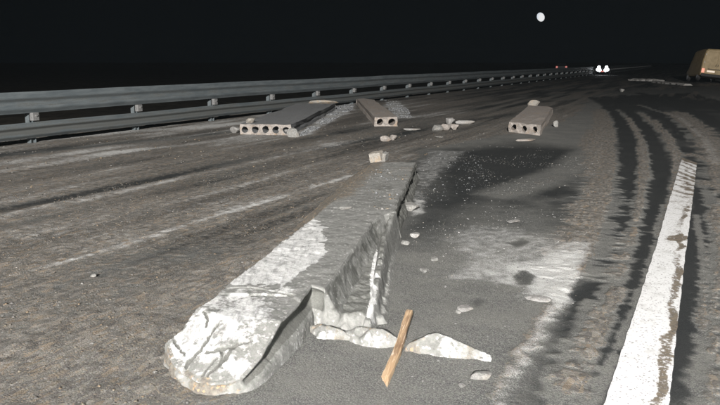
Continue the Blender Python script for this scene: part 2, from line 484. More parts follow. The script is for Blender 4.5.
# pale dust patch in the middle
pale += 0.54 * area([(0.703, 5.977), (1.073, 6.359), (1.475, 6.279), (1.848, 5.835), (2.006, 5.668), (1.614, 4.709), (1.324, 4.288), (1.119, 4.139), (0.995, 4.597), (0.79, 4.827)], 0.30, 0.5)
pale += 0.36 * area([(1.224, 5.16), (1.665, 5.359), (1.579, 4.709), (1.286, 4.288), (1.111, 4.367)], 0.16, 0.3)
pale += 0.15 * area([(0.114, 3.775), (0.326, 5.509), (0.895, 5.509), (1.142, 3.775), (0.624, 2.883), (-0.535, 2.883), (-0.33, 3.628)], 0.35, 0.5)
pale += 0.55 * band([(1.324, 4.288), (1.073, 3.775), (0.863, 3.364), (0.67, 2.931), (0.59, 2.708)], 0.075, 0.6, 0.5)
mud += 0.50 * band([(1.382, 4.49), (1.117, 3.852), (0.898, 3.427), (0.688, 2.931)], 0.10, 0.5, 0.6)
for sp in ([(1.115, 4.803), (1.201, 4.925), (1.237, 4.803), (1.172, 4.619), (1.103, 4.619)], [(1.259, 5.734), (1.4, 5.87), (1.428, 5.767), (1.29, 5.603)], [(0.707, 4.288), (0.785, 4.367), (0.803, 4.25), (0.727, 4.176)]):
    sb = area(sp, 0.035, 0.08); wet += 0.55 * sb; pale *= 1 - 0.9 * sb
# tan smear right of centre, curving
sm = band([(1.635, 8.037), (2.132, 8.652), (2.904, 9.813), (4.033, 12.111), (5.4, 15.762)], 0.28, 0.6, 0.5)
mud += 0.6 * sm; pale += 0.12 * sm; wet *= 1 - 0.8 * sm
mud += 0.40 * area([(2.14, 7.337), (2.899, 7.912), (2.193, 6.013), (1.616, 4.827), (1.324, 4.288), (1.59, 5.835)], 0.2, 0.4)
# curved tyre tracks: dark ruts with mud between
ruts = (
    ([(10.054, 30.908), (8.554, 24.524), (7.049, 19.204), (5.237, 13.703), (3.981, 10.304), (2.916, 7.614), (2.166, 5.835), (1.619, 4.597), (1.227, 3.775), (0.904, 3.134), (0.716, 2.708)], 0.13, 0.9),
    ([(10.979, 31.825), (8.542, 22.455), (6.63, 16.249), (5.032, 11.836), (3.694, 8.579), (2.565, 6.013), (1.852, 4.49), (1.36, 3.492), (1.053, 2.883)], 0.11, 0.8),
    ([(12.147, 32.799), (9.712, 23.445), (7.798, 17.317), (6.473, 13.703)], 0.16, 0.75),
    ([(13.819, 34.934), (10.879, 23.972), (9.078, 17.904), (7.846, 13.703)], 0.2, 0.8),
    ([(5.308, 10.845), (3.969, 7.912), (2.948, 5.835), (2.06, 4.103), (1.559, 3.134), (1.34, 2.708)], 0.10, 0.7),
)
ridges = (
    ([(7.322, 19.204), (5.637, 14.071), (4.204, 10.304), (3.104, 7.614), (2.321, 5.835), (1.743, 4.597), (1.347, 3.775), (0.995, 3.081)], 0.075, 0.75),
    ([(8.223, 22.455), (6.936, 17.904), (5.253, 12.859), (3.734, 8.956)], 0.06, 0.4),
    ([(8.568, 21.545), (6.46, 14.87), (5.372, 11.836), (4.533, 9.813)], 0.10, 0.5),
    ([(9.669, 21.545), (7.431, 15.303), (5.651, 10.845), (4.482, 8.233)], 0.30, 0.95),
    ([(3.809, 7.337), (2.751, 5.216), (2.064, 3.933), (1.534, 2.883)], 0.07, 0.6),
    ([(4.408, 8.956), (3.902, 7.614), (3.278, 6.201)], 0.08, 0.5),
    ([(7.65, 22.455), (5.535, 15.762), (3.825, 10.845), (2.869, 8.233), (2.113, 6.201), (1.603, 4.95)], 0.22, 0.6),
    ([(7.781, 18.532), (6.12, 13.703), (4.709, 10.304), (3.459, 7.614), (2.596, 5.835)], 0.05, 0.6),
    ([(3.252, 7.337), (2.256, 5.216), (1.69, 4.103), (1.294, 3.364), (1.026, 2.883)], 0.035, 0.5),
    ([(9.962, 25.101), (8.742, 19.204), (6.767, 13.703), (5.288, 10.304)], 0.08, 0.7),
    ([(1.745, 4.49), (1.345, 3.7), (1.118, 3.245), (0.959, 2.883)], 0.05, 0.6),
    ([(3.36, 6.838), (2.658, 5.216), (1.941, 3.775)], 0.03, 0.5),
    ([(1.478, 4.288), (1.233, 3.7), (0.993, 3.245), (0.856, 2.883)], 0.06, 0.55),
)
for pts, w, k in ruts:
    b = band(pts, w, 0.45, 0.5); mud -= b * k; wet += b * k * 0.8 * (1 - 0.5 * near_k); pale -= b * 0.45
for pts, w, k in ridges:
    d, pr_ = pdist(X, Y, pts)
    tread = 0.6 * fbm(S * 15, T * 5, 77, 3) + 0.4 * fbm(S * 5, T * 5, 79, 3) - 0.5
    b = (1 - sstep(w * 0.5, w * 1.5, d + tread * w * 3.0 + w3 * 0.05)) * (1 + tread * 0.6)
    mud += b * k * 1.3; pale += b * k * 0.30; wet *= 1 - 0.97 * np.clip(b * 1.2, 0, 1)
# further off: road colour darkens with distance, with a few tan streaks
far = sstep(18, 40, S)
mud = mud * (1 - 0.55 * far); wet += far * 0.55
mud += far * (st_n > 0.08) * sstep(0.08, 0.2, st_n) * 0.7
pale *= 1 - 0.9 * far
mud = np.clip(mud, 0, 1); pale = np.clip(pale, 0, 1); wet = np.clip(wet, 0, 1)

# relief: crumbs of mud, ruts; flat where the edge line lies
line_L = [(1.026, 2.75), (1.088, 2.883), (1.613, 3.933), (2.401, 5.509), (3.295, 7.337), (5.132, 11.077)]
line_R = [(1.312, 2.75), (1.378, 2.883), (1.886, 3.933), (2.653, 5.509), (3.552, 7.337), (5.105, 10.514)]
line_mid = [((a[0] + b[0]) / 2, (a[1] + b[1]) / 2) for a, b in zip(line_L, line_R)]
dline, _ = pdist(X, Y, line_mid)
flat = sstep(0.17, 0.32, dline)
fine = np.exp(-np.maximum(S - 9, 0) / 12)
Z = (mud * (0.004 + 0.022 * np.maximum(w2 + 0.15, 0) + 0.014 * np.maximum(w3 + 0.05, 0)) + w3 * 0.0035 + w1 * 0.012 - 0.012 * wet) * fine
Z = Z * flat - 0.001 * (1 - flat)
ds = sdf(X, Y, slab_foot)
Z = np.where(ds < 0.02, np.minimum(Z, 0.0), Z)
# mud banked along the left flank of the slab
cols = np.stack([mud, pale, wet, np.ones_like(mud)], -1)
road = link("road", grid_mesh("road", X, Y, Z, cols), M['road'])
tag(road, kind='structure')
def road_z(x, y):
    s, t = to_st(x, y)
    i = int(np.clip(np.searchsorted(sv, s), 1, len(sv) - 1)); j = int(np.clip(np.searchsorted(tv, t), 1, len(tv) - 1))
    return float(max(Z[i, j], Z[i - 1, j - 1]))

# verge and land beyond: one sheet to the horizon, below the road and falling away past the guardrail
gs = np.concatenate([np.linspace(-700, -50, 12), np.linspace(-40, 160, 120), np.linspace(180, 2500, 30)])
gt = np.concatenate([np.linspace(-1800, -60, 20), np.linspace(-50, -14, 40), np.linspace(-13.5, -9.5, 17), np.linspace(-8, 4, 4), np.linspace(4.3, 20, 30), np.linspace(24, 1800, 30)])
GS, GT = np.meshgrid(gs, gt, indexing='ij')
GX, GY = to_xy(GS, GT)
GZ = -0.06 + (fbm(GX * 0.35, GY * 0.35, 5) - 0.5) * 0.5 * (sstep(-11.6, -16, GT) + sstep(5, 9, GT))
GZ -= 1.2 * sstep(-13.5, -20, GT)
GZ -= 0.9 * sstep(4.4, 9, GT)
GZ = np.where((GT > -13.4) & (GT < 4.4), -0.10, GZ)
ground = link("ground", grid_mesh("ground", GX, GY, GZ), M['soil']); tag(ground, kind='structure')

# the painted edge line, 4 mm above the road
nv, nu = 420, 26
vv = np.linspace(0, 1, nv)
# densify toward the camera evenly in distance
def interp(poly, v):
    p = np.array(poly); seg = np.r_[0, np.cumsum(np.hypot(*np.diff(np.array(line_mid), axis=0).T))]; seg /= seg[-1]
    return np.interp(v, seg, p[:, 0]), np.interp(v, seg, p[:, 1])
lx, ly = interp(line_L, vv); rx, ry = interp(line_R, vv)
uu = np.linspace(0, 1, nu)
LX = lx[:, None] * (1 - uu) + rx[:, None] * uu; LY = ly[:, None] * (1 - uu) + ry[:, None] * uu
edge_n = (fbm(vv * 90, vv * 0, 4) - 0.5) * 0.014
LX += edge_n[:, None] * (np.abs(uu - 0.5) > 0.45)
LZ = np.full_like(LX, 0.004) - 0.004 * 0
VV, UU = np.meshgrid(vv, uu, indexing='ij')
ln = fbm(LX * 5, LY * 5, 41) - 0.5
dirt = 0.12 + 0.0 * LX
c_band = 0.82 - 0.10 * sstep(0.25, 0.45, VV) + ln * 0.45
dirt += (0.45 + ln * 0.7) * (1 - sstep(0.07, 0.16, np.abs(UU - c_band))) * (1 - sstep(0.45, 0.6, VV))
dirt += 0.55 * (1 - sstep(0.05, 0.14, np.hypot((UU - 0.62) * 0.26, (VV - 0.39) * 8.5) + ln * 0.1 - 0.02))
dirt += 0.46 * sstep(0.40, 0.80, VV + ln * 0.3) * (0.55 + 0.45 * np.sin(VV * 160 + UU * 4 + ln * 8))
dirt += 0.25 * sstep(0.40, 0.6, VV) * UU * (1 - sstep(0.8, 0.9, VV))
dirt += 0.5 * sstep(0.93, 1.0, VV)
lcol = np.stack([np.clip(dirt, 0, 1)] * 3 + [np.ones_like(dirt)], -1)
tag(link("edge_line", grid_mesh("edge_line", LX, LY, LZ, lcol), M['line']), kind='structure')

# ------------------------------------------------------------------ guardrail along the left side
def guardrail():
    root = empty("guardrail", (*to_xy(4.0, -11.17), 0), (0, 0, 0),
                 "grey galvanised two-beam guardrail running along the far left edge of the road", "guardrail")
    ox, oy = to_xy(4.0, -11.17)
    def rel(s, t): x, y = to_xy(s, t); return x - ox, y - oy
    def beam_mesh(name, z0, z1, dirtk, s0, s1):
        n = 13; prof = []
        for k in range(n):
            f = k / (n - 1)
            z = z0 + (z1 - z0) * f
            prof.append((0.075 * 0.5 * (1 - math.cos(4 * math.pi * f)) , z))
        ss = np.linspace(s0, s1, 9)
        PX = np.zeros((len(ss), n)); PY = PX.copy(); PZ = PX.copy(); D = PX.copy()
        for i, s in enumerate(ss):
            sag = 0.010 * math.sin(s * 0.5) + 0.006 * math.sin(s * 1.3 + z0 * 9)
            for k, (d, z) in enumerate(prof):
                PX[i, k], PY[i, k] = rel(s, 0.02 + d + 0.003 * math.sin(s * 1.1) - 11.17)
                PZ[i, k] = z + sag * 0.6
                D[i, k] = dirtk + 0.35 * (0.5 - 0.5 * math.cos(4 * math.pi * k / (n - 1))) * 0.0 + (0.25 if 4 <= k <= 8 else 0)
        me = grid_mesh(name, PX, PY, PZ, np.stack([D, D, D, np.ones_like(D)], -1))
        return me
    def beam(name, z0, z1, dk):
        s = -3.0; step = 2.76 * 2
        while s < 210:
            o = link(name, beam_mesh(name, z0, z1, dk, s, s + step - 0.006), M['galv'], root)
            md = o.modifiers.new("thickness", 'SOLIDIFY'); md.thickness = 0.004; md.offset = 0; md.use_rim = False
            s += step
    beam("upper_beam", 0.58, 0.97, 0.22)
    beam("lower_beam", 0.11, 0.40, 0.50)
    bm = bmesh.new(); add_box(bm, (0.10, 0.012, 1.02), (0, 0.055, 0.44)); add_box(bm, (0.10, 0.012, 1.02), (0, -0.055, 0.44)); add_box(bm, (0.012, 0.098, 1.02), (0, 0, 0.44))
    post0 = from_bm("post", bm, M['galv'], root)
    bm = bmesh.new(); add_box(bm, (0.09, 0.14, 0.15), (0, 0, 0), bevel=0.008)
    add_cyl(bm, 0.018, 0.03, (0.055, 0, 0.02), (0, R(90), 0), 8)
    sp0 = from_bm("spacer_block", bm, M['white_steel'], root)
    for me in (post0.data, sp0.data):
        a = me.attributes.new("paint", 'FLOAT_COLOR', 'POINT'); a.data.foreach_set("color", [0.2, 0.2, 0.2, 1] * len(me.vertices))
    s0, _ = to_st(*(-6.134, 13.187)); first = True
    for k in range(-3, 72):
        s = s0 + 2.76 * k
        x, y = rel(s, -11.17 - 0.10)
        p = post0 if first else post0.copy(); q = sp0 if first else sp0.copy()
        if not first:
            C.objects.link(p); C.objects.link(q); p.parent = root; q.parent = root
        first = False
        p.location = (x, y, 0); p.rotation_euler = (0, 0, -R(25.3))
        x, y = rel(s, -11.17 + 0.03)
        q.location = (x, y, 0.50); q.rotation_euler = (0, 0, -R(25.3))
M['white_steel'] = mat_simple("pale_spacer_steel", (0.11, 0.11, 0.11), (0.18, 0.178, 0.175), 30, 0.6, 0.1)
guardrail()

# ------------------------------------------------------------------ the big broken slab in front
def big_slab():
    ang = R(8.0); ax, ay = math.sin(ang), math.cos(ang)
    root = empty("broken_slab", (0.0, 5.6, 0.0), (0, 0, 0), "long broken grey concrete slab in front, white on its cracked near end, one hollow core laid open", "concrete slab")
    def rel(o):
        o.location = (-root.location.x, -root.location.y, 0); return o
    s = np.concatenate([np.arange(2.55, 4.6, 0.0065), np.arange(4.6, 9.7, 0.011)])
    t = np.arange(-1.55, 0.10, 0.0068)
    Sg, Tg = np.meshgrid(s, t, indexing='ij')
    x = Sg * ax + Tg * ay; y = Sg * ay - Tg * ax
    n1 = fbm(x * 4, y * 4, 51) - 0.5; n2 = fbm(x * 14, y * 14, 57) - 0.5; n3 = fbm(x * 45, y * 45, 61, 3) - 0.5
    wx = x + n2 * 0.03 + n3 * 0.008; wy = y + n1 * 0.06 + n2 * 0.03
    corners = [(-0.979, 3.325), (-0.916, 3.394), (-0.815, 3.676), (-0.676, 4.34), (-0.396, 5.636), (-0.178, 6.805), (0.047, 8.152), (0.181, 8.993),
           (0.725, 8.993), (0.499, 7.326), (0.296, 5.952), (0.205, 5.829), (0.097, 5.525), (0, 4.941), (-0.068, 4.587), (-0.137, 4.191), (-0.2, 3.819), (-0.279, 3.892),
           (-0.341, 3.551), (-0.469, 3.12), (-0.531, 2.996), (-0.592, 2.988), (-0.677, 2.978), (-0.741, 2.998), (-0.897, 3.138)]
    # side profile of every stretch of the outline: (outward offset, height fraction)
    SHEER = [(0, 1), (.004, .97), (.006, .86), (.006, .7), (.008, .5), (.010, .3), (.012, .15), (.014, 0), (.016, -.25)]
    OUTER = [(0, 1), (.004, .95), (.006, .85), (-.008, .66), (-.012, .52), (.004, .36), (.020, .24), (.036, .10), (.046, -.25)]
    BREAK = [(0, 1), (.006, .94), (.012, .85), (.022, .74), (.034, .62), (.048, .50), (.062, .40), (.078, .30), (.092, .05)]
    CORE = [(0, 1), (.002, .96), (-.018, .92), (-.040, .82), (-.044, .66), (-.026, .50), (.002, .39), (.014, .30), (.022, -.2)]
    NOSE = [(0, 1), (.002, .96), (.000, .82), (-.004, .66), (.002, .5), (.006, .34), (.006, .16), (.010, 0), (.012, -.25)]
    kinds = [SHEER] * 8 + [OUTER] * 2 + [BREAK] * 6 + [CORE] * 4 + [NOSE] * 5
    # subdivide the outline and let it wander
    def along(poly, step):
        out = []; tag_ = []
        for i in range(len(poly)):
            p = np.array(poly[i]); q = np.array(poly[(i + 1) % len(poly)]); n = max(1, int(np.hypot(*(q - p)) / step))
            for k in range(n): out.append(p + (q - p) * k / n); tag_.append(i)
        return np.array(out), np.array(tag_)
    o1, t1 = along(corners, 0.09)
    nn = np.roll(o1, -1, 0) - np.roll(o1, 1, 0); nn = np.stack([nn[:, 1], -nn[:, 0]], 1); nn /= np.linalg.norm(nn, axis=1, keepdims=True)
    area2 = np.sum(o1[:, 0] * np.roll(o1[:, 1], -1) - np.roll(o1[:, 0], -1) * o1[:, 1])
    if area2 < 0: nn = -nn
    rough_k = np.where((t1 >= 10) & (t1 < 16), 0.45, np.where(t1 < 3, 0.40, np.where(t1 >= 16, 0.28, 0.8)))
    o1 = o1 + nn * ((fbm(o1[:, 0] * 7, o1[:, 1] * 7, 91) - 0.5) * 0.055 * rough_k)[:, None]
    d_top = sdf(x, y, [tuple(p) for p in o1])
    plate_poly = [(-0.841, 3.095), (-0.776, 3.217), (-0.742, 3.191), (-0.645, 3.167), (-0.551, 2.929), (-0.723, 2.853), (-0.884, 3.029)]
    step_poly = [(-0.918, 3.766), (-0.38, 3.731), (-0.265, 3.526), (-0.822, 2.502), (-1.281, 3.717)]
    def ztop(x, y):
        m1 = fbm(x * 4, y * 4, 51) - 0.5; m2 = fbm(x * 14, y * 14, 57) - 0.5; m3 = fbm(x * 45, y * 45, 61, 3) - 0.5
        nose, _ = pdist(x, y, [(-1.003, 3.209), (-0.881, 3.094), (-0.735, 2.968), (-0.589, 2.968), (-0.45, 2.988)])
        flat_ = 0.228 - np.maximum(0.0, 0.36 - nose - m1 * 0.03) * 0.42
        pt = sdf(x + m3 * 0.02, y + m2 * 0.04, plate_poly); st = sdf(x + m3 * 0.02, y + m2 * 0.04, step_poly)
        return -0.010 * (1 - sstep(-0.006, 0.004, pt)) - 0.010 * (1 - sstep(-0.004, 0.004, st)) + flat_ + m1 * 0.012 + m2 * 0.010 + m3 * 0.003
    zt = ztop(x, y)
    z = zt.copy()
    # ---- lower level: bottom flange and rubble floor under the broken part, standing web, ledge, mud bank
    zl = np.full_like(x, -0.05)
    floor = [(-0.259, 4.117), (-0.198, 4.434), (-0.107, 4.801), (-0.016, 5.41), (0.09, 6.105), (0.215, 6.702), (0.324, 6.516), (0.192, 4.988), (0.113, 4.174), (0.035, 3.86), (-0.086, 3.822), (-0.223, 3.886)]
    d_fl = sdf(wx, wy, floor)
    zl = np.where(d_fl < 0.06, 0.070 + n2 * 0.03 + n3 * 0.012 + 0.02 * np.maximum(n1, 0) - 1.5 * np.maximum(d_fl + 0.02, 0), zl)
    web = [(0.298, 5.999), (0.182, 5.157), (0.117, 4.378), (0.083, 3.974), (0.04, 3.749)]
    dw, pw = pdist(x + n2 * 0.018, y + n1 * 0.04, web)
    zw = 0.225 - 0.15 * pw + n2 * 0.030 + n3 * 0.010 - 4.0 * np.maximum(dw - 0.016, 0)
    zl = np.where(dw < 0.08, np.maximum(zl, zw), zl)
    outer = [(0.758, 9.365), (0.403, 6.885), (0.234, 5.272), (0.118, 3.9)]
    do, po = pdist(x + n2 * 0.02, y, outer)
    zl = np.where(do < 0.07, np.maximum(zl, 0.030 + n3 * 0.02 + 0.04 * n2 - 1.5 * np.maximum(do - 0.02, 0)), zl)
    left = [(-0.973, 3.25), (-0.815, 3.676), (-0.676, 4.34), (-0.396, 5.636), (-0.178, 6.805), (0.047, 8.152), (0.181, 8.993)]
    dlft, pl = pdist(x, y, left)
    side_left = (d_top > -0.02) & ((wx - (-0.396, 5.636)[0]) * ay - (wy - (-0.396, 5.636)[1]) * ax < 0.12)
    bank_w = 0.05 + 0.30 * sstep(0.34, 0.62, pl)
    zb = 0.232 - (0.24 / bank_w) * dlft + n1 * 0.03 + n2 * 0.02 + n3 * 0.010
    zl = np.where(side_left & (pl > 0.40) & (dlft < bank_w * 1.4), np.maximum(zl, zb), zl)
    zl = np.maximum(zl, -0.05)
    right_side = d_top > 0
    # cracks
    cr = np.zeros_like(x)
    for pts, w, dep in (
        ([(-0.841, 3.095), (-0.816, 3.154), (-0.776, 3.217), (-0.748, 3.297), (-0.721, 3.366)], 0.007, 0.014),
        ([(-0.746, 3.191), (-0.695, 3.179), (-0.645, 3.167)], 0.006, 0.012),
        ([(-0.666, 3.179), (-0.66, 3.119), (-0.661, 3.095)], 0.005, 0.010),
        ([(-0.918, 3.766), (-0.802, 3.837), (-0.633, 3.855), (-0.498, 3.784), (-0.38, 3.731)], 0.008, 0.010),
        ([(-0.752, 2.987), (-0.714, 3.073), (-0.685, 3.118)], 0.006, 0.008),
        ([(-0.845, 3.187), (-0.909, 3.285), (-0.959, 3.364)], 0.005, 0.008),
        ([(-0.645, 3.167), (-0.581, 3.193), (-0.526, 3.219)], 0.005, 0.008),
        ([(-0.705, 3.029), (-0.652, 3.095), (-0.601, 3.191)], 0.008, 0.006),
        ([(-0.821, 3.502), (-0.787, 3.439), (-0.785, 3.38)], 0.005, 0.010),
    ):
        d, _ = pdist(x + n3 * 0.02, y + n2 * 0.05, pts)
        k = 1 - sstep(w * 0.5, w * 1.6, d); cr = np.maximum(cr, k)
        z = np.where(d_top < 0, z - dep * k, z)
    # colours
    def paint(x, y, low):
        n1 = fbm(x * 4, y * 4, 51) - 0.5; n2 = fbm(x * 14, y * 14, 57) - 0.5; n3 = fbm(x * 45, y * 45, 61, 3) - 0.5
        wx = x + n2 * 0.05 + n3 * 0.014; wy = y + n1 * 0.08 + n2 * 0.05
        wht = np.zeros_like(x); mudp = np.zeros_like(x); drk = np.zeros_like(x)
        dl, pl = pdist(x, y, left)
        if not low:
            white_poly = [(-0.399, 5.673), (-0.3, 5.384), (-0.239, 4.771), (-0.251, 4.464), (-0.346, 4.234), (-0.406, 4.007), (-0.428, 3.874), (-0.715, 3.93), (-0.946, 3.968), (-0.68, 4.369)]
            wht = np.maximum(wht, 0.95 * (1 - sstep(-0.03, 0.03, sdf(wx + n2 * 0.10, wy + n2 * 0.2, white_poly))))
            white2 = [(-0.856, 3.714), (-0.697, 3.631), (-0.527, 3.582), (-0.48, 3.471), (-0.594, 3.271), (-0.528, 3.096), (-0.578, 2.945), (-0.762, 2.909), (-1.002, 3.259)]
            wht = np.maximum(wht, (0.60 + n1 * 0.8 + n2 * 0.9) * (1 - sstep(-0.04, 0.03, sdf(wx, wy, white2))))
            pl_ = sdf(x + n3 * 0.02, y + n2 * 0.04, plate_poly)
            wht = np.where((pl_ < 0) & (fbm(x * 9 + y * 3, y * 2, 71) < 0.5), wht * 0.55, wht)
            wht = np.maximum(wht, (0.50 + n2 * 0.6) * (1 - sstep(-0.1, 0.1, sdf(x, y, [(-0.929, 3.892), (-0.349, 3.892), (-0.51, 2.922), (-0.956, 3.227)]))))
            topg = sdf(wx, wy, [(-0.254, 5.79), (0.126, 7.264), (0.42, 8.308), (0.589, 8.152), (0.216, 5.911), (-0.154, 5.25)])
            drk = np.maximum(drk, (0.30 + n1 * 0.8) * (1 - sstep(-0.1, 0.1, topg)))
            mudp = np.maximum(mudp, 0.65 * (1 - sstep(0.02, 0.30, dl + n1 * 0.2)) * sstep(0.50, 0.66, pl))
            rimd, _ = pdist(x, y, [(-1.027, 3.44), (-0.933, 3.184), (-0.753, 2.988), (-0.639, 2.968)])
            mudp = np.maximum(mudp, (0.40 + n2 * 1.6) * (1 - sstep(0.01, 0.05, rimd)))
            mudp = np.maximum(mudp, (0.34 + n1 * 0.5) * sstep(6.4, 7.6, y))
        else:
            dww, pww = pdist(wx, wy, [(0.132, 5.283), (0.117, 4.94), (0.089, 4.61), (0.081, 4.168), (0.051, 3.797)])
            wht = np.maximum(wht, (0.85 + n1 * 0.9) * (1 - sstep(0.008, 0.03, dww + n2 * 0.04)))
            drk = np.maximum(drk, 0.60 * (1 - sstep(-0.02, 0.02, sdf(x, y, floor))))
            mudp = np.maximum(mudp, np.where(dl < 0.5, 0.95, 0) * (x < (-0.223, 5.057)[0] + 0.2 * (y - 5)))
        return wht, mudp, drk
    def pack(w, m, d): return np.stack([np.clip(w, 0, 1), np.clip(m, 0, 1), np.clip(d, 0, 1), np.ones_like(w)], -1)
    w_, m_, d_ = paint(x, y, False)
    rel(link("top", grid_mesh("top", x, y, z, pack(w_ * (1 - cr), m_ * (1 - cr), np.maximum(d_, cr * 1.2)), d_top < -0.006), M['slab'], root))
    w_, m_, d_ = paint(x, y, True)
    hid = (d_top > -0.03) & (zl > -0.045)
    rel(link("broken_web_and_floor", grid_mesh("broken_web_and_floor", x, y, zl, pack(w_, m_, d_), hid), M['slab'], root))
    # ---- the sides, swept along the outline
    o2, t2 = along([tuple(p) for p in o1], 0.007)
    kind_of = t1[t2]
    prof = np.array([kinds[k] for k in kind_of])                       # (N, 9, 2)
    ker = np.ones(9) / 9
    for lv in range(9):
        for c_ in range(2):
            v = prof[:, lv, c_]; vp = np.r_[v[-8:], v, v[:8]]
            prof[:, lv, c_] = np.convolve(vp, ker, 'same')[8:-8]
    NL = 30
    f = np.linspace(0, 8, NL); i0 = np.minimum(f.astype(int), 7); fr = (f - i0)[None, :, None]
    pr = prof[:, i0] * (1 - fr) + prof[:, i0 + 1] * fr
    nrm = np.roll(o2, -3, 0) - np.roll(o2, 3, 0); nrm = np.stack([nrm[:, 1], -nrm[:, 0]], 1); nrm /= np.linalg.norm(nrm, axis=1, keepdims=True) + 1e-9
    if area2 < 0: nrm = -nrm
    for c_ in range(2):
        v = nrm[:, c_]; nrm[:, c_] = np.convolve(np.r_[v[-10:], v, v[:10]], np.ones(11) / 11, 'same')[10:-10]
    arc = np.r_[0, np.cumsum(np.hypot(*np.diff(o2, axis=0).T))]
    zt2 = ztop(o2[:, 0], o2[:, 1]) - 0.004
    H_ = pr[..., 1] * zt2[:, None]
    A_ = np.repeat(arc[:, None], NL, 1)
    calm = 1 - 0.90 * np.convolve(np.isin(kind_of, range(10, 16)).astype(float), np.ones(9) / 9, 'same')[:, None]
    bumps = (np.abs(fbm(A_ * 5 + H_ * 3, H_ * 9, 101) - 0.5) - 0.1) * 0.028 + (fbm(A_ * 26, H_ * 30, 103, 3) - 0.5) * 0.022 * calm + (fbm(A_ * 80, H_ * 80, 105, 2) - 0.5) * 0.008 * (0.4 + 0.6 * calm)
    soft = np.isin(kind_of, range(16, 20))[:, None] * 0.6
    fade = np.clip(f / 2.0, 0, 1)[None, :]
    W_ = pr[..., 0] + bumps * fade * (1 - soft)
    inx = np.full((len(o2), 2), 0.0)
    cols_w = np.concatenate([np.full((len(o2), 1), -0.014), W_], 1)
    cols_h = np.concatenate([(ztop(o2[:, 0] - nrm[:, 0] * 0.014, o2[:, 1] - nrm[:, 1] * 0.014) + 0.0015)[:, None], H_], 1)
    PX = o2[:, 0][:, None] + nrm[:, 0][:, None] * cols_w; PY = o2[:, 1][:, None] + nrm[:, 1][:, None] * cols_w; PZ = cols_h
    w0, m0, d0 = paint(o2[:, 0], o2[:, 1], False)
    lev = np.r_[0, f][None, :] / 8
    isk = lambda lo, hi: np.convolve(np.isin(kind_of, range(lo, hi)).astype(float), ker, 'same')[:, None]
    nz = fbm(np.repeat(arc[:, None], NL + 1, 1) * 12, PZ * 30, 107) - 0.5
    w = w0[:, None] * (1 - sstep(0.10, 0.35, lev)); m = m0[:, None] * (1 - 0.5 * lev); d = d0[:, None] * (1 - lev) + 0 * nz
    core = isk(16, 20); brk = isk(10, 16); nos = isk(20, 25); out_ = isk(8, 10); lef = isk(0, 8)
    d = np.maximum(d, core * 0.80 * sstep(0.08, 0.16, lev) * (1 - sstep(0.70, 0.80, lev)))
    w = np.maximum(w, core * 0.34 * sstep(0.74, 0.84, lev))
    d = np.maximum(d, brk * (0.52 + nz * 0.9) * sstep(0.02, 0.15, lev))
    d = np.maximum(d, out_ * 0.75)  # shade of the outer flank, grazed by the lamps, painted as dark tone
    w = np.maximum(w, nos * (0.40 + nz * 1.6) * (1 - sstep(0.3, 0.6, lev)))
    m = np.maximum(m, nos * (0.66 + nz * 2.2) * sstep(0.10, 0.3, lev))
    m = np.maximum(m, lef * 0.5 * sstep(0.3, 0.6, lev))
    closed = lambda q: np.concatenate([q, q[:1]], 0)
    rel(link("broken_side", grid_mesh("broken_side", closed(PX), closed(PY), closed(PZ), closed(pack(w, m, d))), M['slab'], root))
big_slab()

